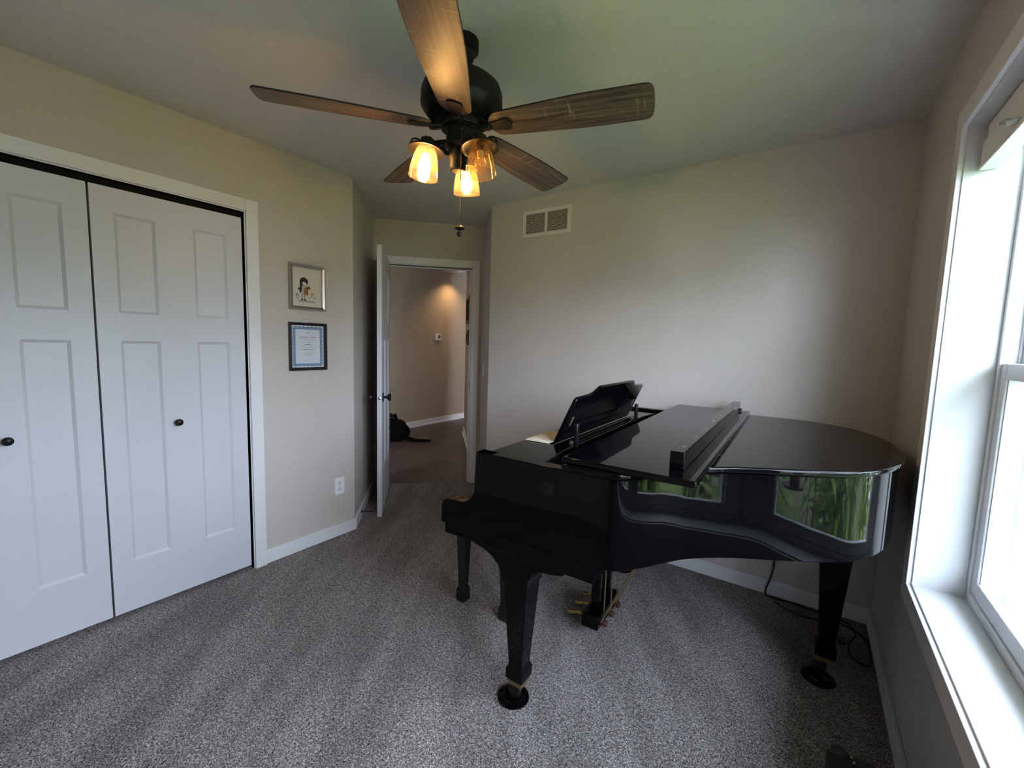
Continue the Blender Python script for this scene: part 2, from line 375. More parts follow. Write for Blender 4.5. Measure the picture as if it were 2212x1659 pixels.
def knob(mb, o, x, y, z, r=.0175):
    mb.lathe([(.012, 0), (.012, .003), (.007, .006), (.006, .012), (r*.8, .016), (r, .022), (r*.95, .028), (r*.6, .033), (1e-6, .0345)], 20, o, y, z, x)
def closet_pair(name, ys, label, knob_y):
    r = empty(name, (LX, ys[0], 0)); tag(r, label, 'closet door', kind='structure')
    for i in range(2):
        y0, y1 = ys[i], ys[i+1]; w = y1-y0
        fr, pm = panel_leaf(w, .022, 2.004, .034, [(w*.5-.073, w*.5+.075, .268, 1.326), (w*.5-.073, w*.5+.075, 1.452, 1.896)])
        lf = fr.build('leaf', M['doorwhite'], r); lf.location = (0, y0-ys[0], 0)
        for q in pm: q.build('panel', M['doorwhite'], lf)
        # seams between stiles and rails
        sm = MB()
        for yy in (w*.5-.073, w*.5+.075):
            sm.box((-.0005, yy-.0005, 1.326), (.0003, yy+.0005, 1.452))
        sm.build('rail_seam', M['vinyl'], lf)
        if y0 < knob_y < y1:
            k = MB(); knob(k, (0, knob_y-y0, .921), (1,0,0), (0,1,0), (0,0,1))
            k.build('knob', M['orb'], lf, smooth=True)
    return r
closet_pair('door_1', (-.112, .191, .494), 'white two-panel bifold closet door at the left picture edge', .217)
closet_pair('door_2', (.502, .8015, 1.104), 'white two-panel bifold closet door next to the framed prints', .779)

# entry doorway: casing, jamb
mb = MB()
def ntbox(mb, n0, n1, t0, t1, z0, z1): return mb.obox((0,0,0), (-S, S, 0), (S, S, 0), (0,0,1), (n0, t0, z0), (n1, t1, z1))
g = .006; dcw = .066
ntbox(mb, DD-.016, DD, DT1+g, DT1+g+dcw, 0, DZ+g+dcw); ntbox(mb, DD-.016, DD, DT0-g-dcw, DT0-g, 0, DZ+g+dcw); ntbox(mb, DD-.016, DD, DT0-g, DT1+g, DZ+g, DZ+g+dcw)
ntbox(mb, DB, DB+.016, DT1+g, DT1+g+dcw, 0, DZ+g+dcw); ntbox(mb, DB, DB+.016, DT0-g-dcw, DT0-g, 0, DZ+g+dcw); ntbox(mb, DB, DB+.016, DT0-g, DT1+g, DZ+g, DZ+g+dcw)
dc = struct(mb.build('trim_2', M['trim'], bevel=.003), 'flat white casing around the open doorway')
mb = MB()
ntbox(mb, DD-.003, DB+.003, DT1, DT1+g, 0, DZ+g); ntbox(mb, DD-.003, DB+.003, DT0-g, DT0, 0, DZ+g); ntbox(mb, DD-.003, DB+.003, DT0, DT1, DZ, DZ+g)
ntbox(mb, DD+.04, DD+.075, DT1-.011, DT1, 0, DZ-.001); ntbox(mb, DD+.04, DD+.075, DT0, DT0+.011, 0, DZ-.001); ntbox(mb, DD+.04, DD+.075, DT0+.011, DT1-.011, DZ-.012, DZ-.001)
mb.build('jamb', M['trim'], dc, bevel=.0012)
mb = MB(); ntbox(mb, DD+.008, DD+.033, DT1-.0025, DT1, .925, .985); mb.build('strike_plate', M['orb'], dc)

# entry door leaf: origin at hinge, local y runs along the leaf, local x faces the room side right (toward +t)
ang = math.radians(1.8)
hinge = nt(DD-.012, DT0+.002)
dr = empty('door_3', hinge)
ay = (Vector((S, -S, 0))*math.cos(ang) + Vector((S, S, 0))*math.sin(ang)); ax = ay.cross(Vector((0,0,1)))   # leaf direction, face normal
dr.rotation_euler = Matrix((( ax.x, ay.x, 0), (ax.y, ay.y, 0), (0, 0, 1))).to_euler()
tag(dr, 'white panelled entry door standing open with black knobs', 'door', kind='structure')
w = .757; th = .035; zz0, zz1 = .006, 2.048
pn = [(.115, w-.115, 1.50, 1.90), (.115, w*.5-.05, .36, 1.365), (w*.5+.05, w-.115, .36, 1.365)]
fr, pm = panel_leaf(w, zz0, zz1, th, pn, rec=.010, slope=.012)
lf = fr.build('leaf', M['doorwhite'], dr)
for q in pm:
    q.build('panel', M['doorwhite'], lf)
for sx in (1, -1):
    x0 = 0 if sx > 0 else -th
    hs = MB().box((min(x0, x0+sx*.008), w-.08, .895), (max(x0, x0+sx*.008), w-.035, .962)).build('knob_rosette', M['orb'], dr, bevel=.002)
    kb = MB().lathe([(.011, .008), (.010, .03), (.016, .036), (.026, .042), (.0285, .05), (.0285, .060), (.024, .0635), (1e-6, .064)], 24, (x0, w-.058, .928), (0,1,0), (0,0,1), (sx,0,0)).build('knob', M['orb'], dr, smooth=True)
lt = MB().lathe([(.0115, 0), (.0115, .0015), (.008, .002), (.005, .0045), (1e-6, .005)], 16, (-th/2, w, .926), (1,0,0), (0,0,1), (0,1,0)).build('latch', M['steel'], dr, smooth=True)
for z in (.22, 1.05, 1.83):
    MB().lathe([(.006, -.045), (.006, .045)], 10, (.0, -.004, z)).build('hinge', M['orb'], dr, smooth=True)

# ------------------------------------------------------------------ window
wn = empty('window_1', (XW, (WY0+WY1)/2, WZ0)); tag(wn, 'tall white twin double-hung window at the right edge of the room', 'window', kind='structure')
def wb(name, boxes, m, bevel=.002, parent=None):
    mb = MB()
    for b in boxes: mb.box(*b)
    o = mb.build(name, m, wn if parent is None else parent, bevel=bevel, off=wn.location); return o
cwid, cth = .066, .018
xc0, xc1 = XW-cth, XW
r_ = .006                                     # reveal
wb('casing', [((xc0, WY1+r_, WZ0-r_-cwid), (xc1, WY1+r_+cwid, WZ1+r_+cwid)), ((xc0, WY0-r_-cwid, WZ0-r_-cwid), (xc1, WY0-r_, WZ1+r_+cwid)),
              ((xc0, WY0-r_, WZ1+r_), (xc1, WY1+r_, WZ1+r_+cwid)), ((xc0, WY0-r_, WZ0-r_-cwid), (xc1, WY1+r_, WZ0-r_))], M['trim'])
xj = .470
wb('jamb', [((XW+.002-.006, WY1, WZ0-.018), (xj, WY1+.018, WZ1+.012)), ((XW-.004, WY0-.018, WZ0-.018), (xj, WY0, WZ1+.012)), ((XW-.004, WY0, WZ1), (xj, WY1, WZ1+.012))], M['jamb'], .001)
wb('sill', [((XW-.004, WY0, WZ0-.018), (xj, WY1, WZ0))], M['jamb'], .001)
xf = XOUT+.01
fwid = .020
zm = 1.300
MY0, MY1 = 1.025, 1.110                       # mullion post between the twin units
wb('mullion', [((xj+.002, MY0+.001, WZ0-.018), (xf, MY1-.001, WZ1+.012))], M['vinyl'])
for ua, ub in ((MY1, WY1), (WY0, MY0)):
    e0 = .018 if ua == WY0 else 0; e1 = .018 if ub == WY1 else 0
    wb('frame', [((xj, ub-fwid, WZ0-.018), (xf, ub+e1, WZ1+.012)), ((xj, ua-e0, WZ0-.018), (xf, ua+fwid, WZ1+.012)), ((xj, ua+fwid, WZ1-fwid), (xf, ub-fwid, WZ1+.012)), ((xj, ua+fwid, WZ0-.018), (xf, ub-fwid, WZ0+.028)),
                 ((xj+.036, ub-fwid-.008, WZ0+.028), (xj+.042, ub-fwid, WZ1-fwid)), ((xj+.036, ua+fwid, WZ0+.028), (xj+.042, ua+fwid+.008, WZ1-fwid))], M['vinyl'])
    def sash(name, x0, x1, z0, z1, bot, top):
        a, b = ua+fwid+.002, ub-fwid-.002; st = .042
        o = wb(name, [((x0, a, z0), (x1, a+st, z1)), ((x0, b-st, z0), (x1, b, z1)), ((x0, a+st, z0), (x1, b-st, z0+bot)), ((x0, a+st, z1-top), (x1, b-st, z1))], M['vinyl'], .003)
        xm = (x0+x1)/2
        gb = MB().box((xm-.008, a+st, z0+bot), (xm+.008, a+st+.006, z1-top)); gb.box((xm-.008, b-st-.006, z0+bot), (xm+.008, b-st, z1-top))
        gb.build('glazing_bead', M['vinyl'], o, off=wn.location)
        MB().add([(xm, a+st-.002, z0+bot-.002), (xm, b-st+.002, z0+bot-.002), (xm, b-st+.002, z1-top+.002), (xm, a+st-.002, z1-top+.002)], [(0,1,2,3)]).build('pane', M['glass'], o, off=wn.location)
        return o
    lo = sash('lower_sash', xj+.006, xj+.035, WZ0+.030, zm+.050, .050, .048)
    MB().box((xj-.004, (ua+ub)/2-.03, zm+.050), (xj+.03, (ua+ub)/2+.03, zm+.062)).build('sash_lock', M['vinyl'], lo, bevel=.003, off=wn.location)
    sash('upper_sash', xj+.043, xj+.072, zm+.004, WZ1-fwid-.002, .046, .046)
    s0, s1 = ua+fwid, ub-fwid
    wb('screen_frame', [((xj+.078, s0, WZ0+.03), (xj+.088, s0+.02, zm+.03)), ((xj+.078, s1-.02, WZ0+.03), (xj+.088, s1, zm+.03)), ((xj+.078, s0+.02, zm+.01), (xj+.088, s1-.02, zm+.03)), ((xj+.078, s0+.02, WZ0+.03), (xj+.088, s1-.02, WZ0+.05))], M['vinyl'], 0)
    MB().add([(xj+.083, s0+.02, WZ0+.05), (xj+.083, s1-.02, WZ0+.05), (xj+.083, s1-.02, zm+.01), (xj+.083, s0+.02, zm+.01)], [(0,1,2,3)]).build('insect_screen', M['screen'], wn, off=wn.location)
# light portal in the opening (sampling aid for the sky, gives no light of its own)
pd = bpy.data.lights.new('window_portal', 'AREA'); pd.shape = 'RECTANGLE'; pd.size = WY1-WY0; pd.size_y = WZ1-WZ0
po = bpy.data.objects.new('window_portal', pd); COL.objects.link(po); po.location = (XOUT+.03, (WY0+WY1)/2, (WZ0+WZ1)/2)
po.rotation_euler = Matrix(((0, 0, 1), (1, 0, 0), (0, 1, 0))).to_euler()
pd.cycles.is_portal = True

# raised blind at the window head
BY0 = MY1-.03
bl = empty('window_blind', (.40, (BY0+WY1)/2, 2.0)); tag(bl, 'raised grey-white blind with a clear clip at the window head', 'blind')
def bb(name, a, b, m, bev=.002): return MB().box(a, b).build(name, m, bl, bevel=bev, off=bl.location)
bb('headrail', (.384, BY0, 2.022), (.425, WY1-.006, WZ1-.003), M['plate'])
bb('folded_shade', (.376, BY0, 1.952), (.432, WY1-.006, 2.020), M['plate'])
bb('bottom_rail', (.374, BY0, 1.936), (.420, WY1-.006, 1.950), M['plate'])
MB().tube(catmull([(.374, 1.665, 1.968), (.362, 1.66, 1.972), (.352, 1.652, 1.966), (.350, 1.642, 1.958), (.358, 1.63, 1.953), (.372, 1.625, 1.958)], 6), .005, 8).build('cord_clip', M['clear'], bl, smooth=True, off=bl.location)

# ------------------------------------------------------------------ hall beyond the door
HH = 2.50; HX = -5.05
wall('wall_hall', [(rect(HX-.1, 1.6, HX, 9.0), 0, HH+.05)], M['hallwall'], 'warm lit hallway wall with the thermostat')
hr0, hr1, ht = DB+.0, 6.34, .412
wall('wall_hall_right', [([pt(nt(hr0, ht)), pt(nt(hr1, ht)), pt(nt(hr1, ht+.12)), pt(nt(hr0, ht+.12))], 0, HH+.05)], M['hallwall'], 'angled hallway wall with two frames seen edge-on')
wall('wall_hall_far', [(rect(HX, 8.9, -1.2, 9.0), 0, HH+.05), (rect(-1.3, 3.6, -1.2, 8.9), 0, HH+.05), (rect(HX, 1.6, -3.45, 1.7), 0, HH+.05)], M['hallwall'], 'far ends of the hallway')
struct(MB().prism([(HX-.1, 1.6), (-3.45, 1.6), pt(nt(DB, tA-T-.02)), pt(nt(DB, tC+T+.0)), (-1.2, 3.7), (-1.2, 9), (HX-.1, 9)], HH, HH+.05).build('ceiling_hall', M['ceiling']), 'hallway ceiling seen through the doorway')
def clip(poly, a, b, c):      # keep a*x+b*y>=c
    out = []
    for i in range(len(poly)):
        p, q = poly[i], poly[(i+1) % len(poly)]; dp = a*p[0]+b*p[1]-c; dq = a*q[0]+b*q[1]-c
        if dp >= 0: out.append(p)
        if dp*dq < 0: k = dp/(dp-dq); out.append((p[0]+(q[0]-p[0])*k, p[1]+(q[1]-p[1])*k))
    return out
fh = empty('floor_hall', (HX, 1.6, 0)); tag(fh, 'dark grey-brown wood plank floor of the hallway', kind='structure')
MB().prism([(HX, 1.6), (-3.45, 1.6), pt(nt(DD+.037, tA-T)), pt(nt(DD+.037, tC+T)), (-1.2, 3.6), (-1.2, 9), (HX, 9)], -.06, -.006).build('subfloor', M['dark'], fh, off=fh.location)
pw = .182; i = 0; x = HX
while x < -1.3:
    y = 1.6 - random.random()*1.2
    while y < 9:
        poly = rect(x+.0008, max(y, 1.6)+.0008, x+pw-.0008, min(y+1.22, 9)-.0008)
        poly = clip(poly, -S, S, DD+.037)
        if len(poly) >= 3 and not (x > -3.4 and y > 6) and y < 7.5:
            cx_ = sum(p[0] for p in poly)/len(poly); cy_ = sum(p[1] for p in poly)/len(poly)
            o = MB().prism([(p[0]-cx_, p[1]-cy_) for p in poly], -.006, .0).build('plank', M['plank'], fh)
            o.location = (cx_-HX, cy_-1.6, 0)
        y += 1.22
    x += pw
base2 = lambda name, p, q, inw, label: base(name, p, q, inw, label)
def hall_base(name, p, q, inw, label):
    p, q, i_ = Vector((*p, 0)), Vector((*q, 0)), Vector((*inw, 0)); d = q-p
    mb = MB().obox(p, d.normalized(), i_, (0,0,1), (0, 0, 0), (d.length, .014, .095)); mb.obox(p, d.normalized(), i_, (0,0,1), (0, .014, 0), (d.length, .028, .022))
    return struct(mb.build(name, M['trim'], bevel=.003), label)
hall_base('baseboard_hall', (HX, 1.7), (HX, 8.9), (1, 0), 'white baseboard of the hallway wall behind the cat')
hall_base('baseboard_hall_right', pt(nt(hr0+.02, ht)), pt(nt(hr1, ht)), (-S, -S), 'white baseboard end of the angled hallway wall')
th_ = empty('thermostat', (HX, 5.058, 1.432)); tag(th_, 'small square white thermostat on the hallway wall', 'thermostat')
MB().box((0, -.06, -.052), (.022, .06, .052)).build('housing', M['plate'], th_, bevel=.004)
MB().box((.021, -.012, -.03), (.0235, .042, .03)).build('display', mat('grey_display', (.12, .12, .11), .2), th_)
def hall_frame(name, n0, n1, z0, z1, label, border, art):
    c_ = nt((n0+n1)/2, ht, (z0+z1)/2); r = empty(name, c_); tag(r, label, 'picture')
    def nb(a, b, t0, t1, z_0, z_1):
        m_ = MB(); ntbox(m_, a, b, ht-t1, ht-t0, z_0, z_1); return m_
    fb = .03
    m_ = MB()
    for a, b, c0, c1 in ((n0, n0+fb, z0, z1), (n1-fb, n1, z0, z1), (n0+fb, n1-fb, z0, z0+fb), (n0+fb, n1-fb, z1-fb, z1)): ntbox(m_, a, b, ht-.034, ht, c0, c1)
    m_.build('frame', border, r, bevel=.002, off=c_)
    m_ = MB(); ntbox(m_, n0+fb, n1-fb, ht-.02, ht-.004, z0+fb, z1-fb); m_.build('print', art, r, off=c_)
hall_frame('picture_frame', 5.32, 5.86, 1.605, 1.94, 'black picture frame seen edge-on on the hallway wall, the upper one', M['blackframe'], M['dark'])
hall_frame('picture_frame', 5.45, 5.75, 1.325, 1.515, 'slim frame seen edge-on on the hallway wall, the lower one', M['blackframe'], M['white'])
# recessed hall downlight
hd = empty('downlight', (-4.80, 5.30, HH)); tag(hd, 'recessed ceiling downlight washing the hallway wall', 'downlight')
MB().lathe([(.075, -.006), (.075, 0), (.05, 0), (.05, -.004)], 24).build('trim_ring', M['plate'], hd, smooth=True)
MB().lathe([(.05, -.002), (1e-6, -.002)], 24).build('lens', mat('lit_downlight_lens', (1, .9, .7), .4, emit=(1, .72, .42), es=12), hd)
ld = bpy.data.lights.new('hall_downlight_lamp', 'SPOT'); ld.energy = HALL_W; ld.color = (1.0, .64, .33); ld.spot_size = math.radians(122); ld.spot_blend = .8; ld.shadow_soft_size = .05
lo_ = bpy.data.objects.new('hall_downlight_lamp', ld); COL.objects.link(lo_); lo_.location = (-4.80, 5.30, HH-.02); lo_.parent = None

# ------------------------------------------------------------------ grand piano
TH = math.radians(1.5)
pn_ = empty('grand_piano', (-.95, 1.11, 0), TH); tag(pn_, 'glossy black baby grand piano standing on caster cups', 'piano')
W = 1.515
rimpts = [(.031, 0), (.2, 0), (.36, 0), (.46, -.001), (.518, .004), (.556, .03), (.608, .098), (.647, .158), (.687, .212), (.757, .275), (.828, .325), (.925, .38), (1.01, .432), (1.10, .497), (1.16, .572), (1.2, .65), (1.235, .745), (1.258, .86), (1.264, 1.0), (1.25, 1.17), (1.185, 1.35), (1.08, 1.46), (.94, 1.508), (.78, W), (.5, W), (.2, W), (.031, W)]
rim = [(p.x, p.y) for p in catmull([(a, b, 0) for a, b in rimpts], 6)]
def offset(poly, d):
    out = []
    n = len(poly)
    for i in range(n):
        a = Vector(poly[max(i-1, 0)]); b = Vector(poly[min(i+1, n-1)]); t = (b-a).normalized(); nn = Vector((-t.y, t.x))
        out.append((poly[i][0]+nn.x*d, poly[i][1]+nn.y*d))
    return out
inner = offset(rim, .045)
ZB, ZT = .722, .993
mb = MB(); n = len(rim)
vs = []
for p in rim: vs += [(p[0], p[1], ZB), (p[0], p[1], ZT)]
k = len(vs)
for p in inner: vs += [(p[0], p[1], ZB), (p[0], p[1], ZT)]
fs = []
for i in range(n-1):
    fs += [(2*i, 2*i+2, 2*i+3, 2*i+1), (k+2*i, k+2*i+1, k+2*i+3, k+2*i+2), (2*i+1, 2*i+3, k+2*i+3, k+2*i+1), (2*i, k+2*i, k+2*i+2, 2*i+2)]
fs += [(0, 1, k+1, k), (2*n-2, k+2*n-2, k+2*n-1, 2*n-1)]
mb.add(vs, fs)
mb.build('rim', M['lacquer'], pn_, smooth=True, bevel=.0025)
# soundboard floor of the case
mb = MB().prism([p for p in offset(rim, .02) if True], .79, .80); mb.build('soundboard', M['satin'], pn_)
# main lid
lidp = [(p[0], p[1]) for p in offset(rim, -.013) if p[0] > .37]
lid = [(.362, -.012)] + lidp + [(.362, W+.004)]
lid = [(p[0], min(p[1], W+.004)) for p in lid]
MB().prism(lid, .994, 1.0145).build('lid', M['lacquer'], pn_, bevel=.0075, seg=4, smooth=True)
flap = MB().box((.36, -.004, 1.015), (.738, W+.004, 1.0335)).build('folded_lid_flap', M['lacquer'], pn_, bevel=.005, seg=3)
mb = MB()
for v_ in (.42, 1.1): MB().lathe([(.003, -.012), (.003, .012)], 10, (.7405, v_, 1.0135), (1,0,0), (0,0,1), (0,1,0)).build('lid_hinge', M['orb'], pn_, smooth=True)
# arms (cheeks)
arc = [(.029+.0*i, .998) for i in range(1)]
prof = [(.031, .993), (.028, .93), (.026, .875)] + [(-.038+.064*math.cos(a), .872-.072*math.sin(a)) for a in [math.radians(x_) for x_ in range(10, 91, 10)]] + \
       [(-.075, .797), (-.105, .795), (-.119, .787), (-.126, .772), (-.126, .703), (-.106, .703), (-.106, .668), (.10, .668), (.10, .722), (.10, .993)]
for v0 in (0.0, W-.048):
    MB().prism(prof, v0-.0004, v0+.0484, lambda u_, z_, v_: (u_, v_, z_)).build('arm', M['lacquer'], pn_, bevel=.003, smooth=True)
MB().box((-.098, .0495, .668), (.478, W-.0495, .700)).box((.10, .0, .668), (.478, .049, .7215)).box((.10, W-.049, .668), (.478, W, .7215)).build('keybed', M['lacquer'], pn_, bevel=.002)
MB().box((-.122, .049, .702), (-.098, W-.049, .757)).build('keyslip', M['lacquer'], pn_, bevel=.003)
for v0, v1 in ((.049, .128), (W-.128, W-.049)):
    MB().box((-.096, v0, .701), (.03, v1, .772)).build('key_block', M['lacquer'], pn_, bevel=.004)
kw = (W-.26)/52
wk = MB(); bk = MB()
for i in range(52):
    y0 = .130+i*kw; wk.box((-.094, y0+.0006, .703), (.05, y0+kw-.0006, .758))
    if i % 7 in (0, 2, 3, 5, 6) and i < 51: bk.box((-.045, y0+kw-.005, .7585), (.05, y0+kw+.005, .769))
tag(wk.build('white_keys', M['ivory'], pn_), kind='stuff'); tag(bk.build('black_keys', M['satin'], pn_), kind='stuff')
MB().prism([(.020, .775), (.034, .775), (.050, .95), (.047, .964), (.036, .964), (.030, .9)], .0495, W-.0495, lambda u_, z_, v_: (u_, v_, z_)).build('fallboard', M['lacquer'], pn_, bevel=.002)
# music shelf and desk
sh = [(.034, .0495), (.245, .0495), (.262, .07), (.245, .19), (.235, .26), (.235, W-.26), (.245, W-.19), (.262, W-.07), (.245, W-.05), (.036, W-.05)]
MB().prism(sh, .965, .980).build('music_shelf', M['lacquer'], pn_, bevel=.003)
tl = math.atan2(.086, .193)
md = empty('music_desk', (.160, W/2, .984)); md.parent = pn_; md.rotation_euler = (0, tl, 0)
hw = .427
half = [(hw-.004, 0), (hw, .006), (hw, .14), (hw-.004, .192), (hw-.016, .202), (.30, .206), (.26, .212), (.238, .226), (.222, .236), (.205, .238)]
outl = [(a, b) for a, b in half] + [(-a, b) for a, b in reversed(half)]
MB().prism(outl, -.007, .007, lambda v_, z_, u_: (u_, v_, z_)).build('panel', M['lacquer'], md, bevel=.004, smooth=True)
for v_ in (-.377, .375):
    for zz in (.028, .085, .14):
        pass
    MB().box((.007, v_-.006, .075), (.010, v_+.006, .115)).build('brass_catch', M['brassdull'], md, bevel=.001)
for v_ in (.380, 1.132):
    st = MB().box((.222, v_-.009, .966), (.238, v_+.009, 1.062)).build('desk_strut', M['satin'], pn_, bevel=.003)
    MB().box((.205, v_-.010, .967), (.221, v_+.010, .992)).build('strut_hinge', M['brassdull'], pn_, bevel=.001)
MB().box((.196, .38, .9815), (.206, 1.14, .993)).box((.222, .392, .968), (.232, 1.12, .980)).build('desk_rail', M['lacquer'], pn_, bevel=.002)
MB().box((.15, .05, .90), (.36, W-.05, .915)).build('pin_block', M['satin'], pn_)
# legs
def piano_leg(u_, v_, top, flare):
    r = empty('leg', (u_, v_, 0)); r.parent = pn_
    def sq(mb, lv):
        k = len(mb.v)
        for h, z in lv: mb.v += [(-h, -h, z), (h, -h, z), (h, h, z), (-h, h, z)]
        for i in range(len(lv)-1):
            for j in range(4): mb.f.append((k+4*i+j, k+4*i+(j+1) % 4, k+4*i+4+(j+1) % 4, k+4*i+4+j))
        mb.f.append((k+3, k+2, k+1, k)); mb.f.append(tuple(k+4*(len(lv)-1)+j for j in range(4))); return mb
    sq(MB(), [(.029, .112), (.036, .120), (.037, .156), (.029, .176), (.029, .178), (.053, .56), (.053, top)]).build('post', M['lacquer'], r, bevel=.002)
    sq(MB(), [(.0285, .093), (.031, .1115)]).build('brass_ferrule', M['brassdull'], r, bevel=.001)
    c_ = MB().lathe([(.014, -.016), (.024, -.012), (.026, 0), (.024, .012), (.014, .016)], 20, (-.022, .010, .042), (1,0,0), (0,0,1), (0,1,0))
    c_.lathe([(.010, .05), (.013, .094)], 12); c_.build('caster', M['orb'], r, smooth=True)
    if flare:
        L_ = [(-.195, .666), (-.195, .622), (-.180, .606), (-.145, .600), (-.105, .584), (-.075, .560), (-.058, .525), (-.0535, .50)]
        R_ = [(.0535, .50), (.056, .535), (.072, .568), (.10, .585), (.14, .590), (.190, .600), (.190, .666)]
        MB().prism(L_+R_, -.055, .055, lambda a, z_, b: (a, b, z_)).build('bracket', M['lacquer'], r, bevel=.003, smooth=True)
    else:
        MB().prism([(-.062, top), (-.062, top-.05), (-.05, top-.062), (.05, top-.062), (.062, top-.05), (.062, top)], -.062, .062, lambda a, z_, b: (a, b, z_)).build('bracket', M['lacquer'], r, bevel=.003)
        MB().box((-.08, -.20, top-.045), (.095, .11, top+.055)).build('leg_plate', M['satin'], r, bevel=.004)
piano_leg(.143, .148, .667, True); piano_leg(.143, W-.148, .667, True); piano_leg(1.118, .995, .715, False)
# lyre
ly = empty('pedal_lyre', (.225, W/2, 0)); ly.parent = pn_
MB().box((-.038, -.138, .072), (.042, .138, .136)).build('pedal_box', M['lacquer'], ly, bevel=.004)
for s_ in (-1, 1):
    MB().prism([(s_*.085, .136), (s_*.055, .136), (s_*.050, .30), (s_*.052, .45), (s_*.085, .58), (s_*.095, .667), (s_*.155, .667), (s_*.13, .56), (s_*.09, .45), (s_*.082, .30)], -.018, .020, lambda v_, z_, u_: (u_, v_, z_)).build('post', M['lacquer'], ly, bevel=.003)
for v_ in (-.088, 0, .088):
    MB().tube(catmull([(-.036, v_, .098), (-.065, v_, .098), (-.095, v_, .090), (-.118, v_, .083), (-.131, v_, .088)], 5), [.008]*5+[.009]*5+[.011]*5+[.012]*5+[.006], 10).build('pedal', M['brass'], ly, smooth=True)
    MB().tube([(.050, v_, .10), (.052, v_, .72)], .0035, 8).build('pedal_rod', M['brassdull'], ly, smooth=True)
    MB().box((.036, v_-.012, .078), (.068, v_+.012, .102)).build('pedal_lever', M['copper'], ly, bevel=.004)
for v_ in (-.10, .085):
    MB().tube([(.03, v_, .075), (.345, v_, .75)], .0048, 10).build('brace_rod', M['brassdull'], ly, smooth=True)
MB().box((.30, .049, .90), (.305, .0495, .95))
# dull square pads on the treble side
MB().box((.30, -.002, .905), (.335, -.0002, .945)).build('felt_pad', M['plaque'], pn_, bevel=.0006)

# caster cups: things under the legs
def cup(u_, v_, label):
    p = Vector((-.95, 1.11, 0)) + Matrix.Rotation(TH, 3, 'Z') @ Vector((u_, v_, 0))
    m_ = MB().lathe([(.058, .0), (.061, .004), (.060, .010), (.047, .014), (.044, .021), (.038, .023), (.034, .016), (1e-6, .0155)], 44)
    for i in range(44):
        pass
    o = m_.build('caster_cup', M['lacquer'], smooth=True); o.location = p
    tag(o, label, 'caster cup', 'round black caster cups under the piano legs'); return o
cup(.112, .165, 'round black caster cup under the front piano leg nearest the camera')
cup(1.104, .99, 'round black caster cup under the rear piano leg near the corner')
cup(.130, W-.152, 'round black caster cup under the far front piano leg by the wall')

# long rail on the flap
rl = empty('wooden_rail', (0, 0, 0)); rl.location = Vector((-.95, 1.11, 1.034)) + Matrix.Rotation(TH, 3, 'Z') @ Vector((.672, .075, 0)); rl.rotation_euler = (0, 0, TH)
tag(rl, 'long black lacquered rail with screw holes lying across the piano lid', 'rail')
MB().box((-.0195, 0, 0), (.0195, 1.405, .051)).build('bar', M['lacquer'], rl, bevel=.0025, seg=2)
for i in range(8):
    MB().lathe([(.0055, .0), (.0055, .0007), (.003, .0008), (1e-6, .0005)], 12, (0, .075+i*.18, .0508)).build('screw', M['steel'], rl)
MB().ball((.022, 1.40, .008), .008, 12, 8).build('end_knob', M['rubber'], rl, smooth=True)
# sheets on the music shelf
sm_ = empty('sheet_music', Vector((-.95, 1.11, .9815)) + Matrix.Rotation(TH, 3, 'Z') @ Vector((.092, .42, 0)), TH+.02); tag(sm_, 'loose cream sheets lying behind the music desk', 'paper')
MB().box((-.055, -.11, 0), (.05, .11, .003)).build('sheet', M['cream'], sm_)
o = MB().box((-.045, -.10, .0032), (.052, .10, .006)).build('sheet', M['cream'], sm_); o.rotation_euler = (0, 0, .07)

# bench tucked under the keyboard
bn = empty('piano_bench', Vector((-.95, 1.11, 0)) + Matrix.Rotation(TH, 3, 'Z') @ Vector((-.318, .80, 0)), TH); tag(bn, 'black wooden piano bench tucked under the keyboard', 'bench')
for sx in (-1, 1):
    for sy in (-1, 1):
        mb = MB(); lv = [(.024, 0), (.027, .012), (.026, .065), (.019, .085), (.030, .41)]; k = 0
        for h, z in lv: mb.v += [(-h, -h, z), (h, -h, z), (h, h, z), (-h, h, z)]
        for i in range(len(lv)-1):
            for j in range(4): mb.f.append((4*i+j, 4*i+(j+1) % 4, 4*i+4+(j+1) % 4, 4*i+4+j))
        mb.f += [(3, 2, 1, 0), (16, 17, 18, 19)]
        o = mb.build('leg', M['satin'], bn, bevel=.003); o.location = (sx*.136, sy*.265, 0)
MB().box((-.150, -.28, .372), (.150, .28, .43)).build('apron', M['satin'], bn, bevel=.003)
MB().box((-.158, -.29, .431), (.158, .29, .475)).build('seat', M['fabric'], bn, bevel=.01, seg=3)

# ------------------------------------------------------------------ ceiling fan
FX, FY = -1.10, 1.21
fan = empty('ceiling_fan', (FX, FY, 0)); fan.location = (FX, FY, H); tag(fan, 'five-blade ceiling fan with weathered oak blades and black motor', 'ceiling fan')
Z = lambda z: z-H
MB().lathe([(.056, 0), (.057, -.02), (.056, -.034), (.044, -.040), (.043, -.046), (.036, -.068), (.022, -.078), (.018, -.080)], 40).build('canopy', M['fanmetal'], fan, smooth=True)
MB().lathe([(.0125, -.075), (.0125, Z(2.30))], 16).build('downrod', M['fanmetal'], fan, smooth=True)
mot = MB().lathe([(.02, Z(2.318)), (.045, Z(2.314)), (.08, Z(2.300)), (.115, Z(2.288)), (.136, Z(2.270)), (.145, Z(2.245)), (.146, Z(2.205)), (.140, Z(2.198)), (.137, Z(2.190)), (.118, Z(2.168)), (.074, Z(2.152))], 56).build('motor_housing', M['fanmetal'], fan, smooth=True)
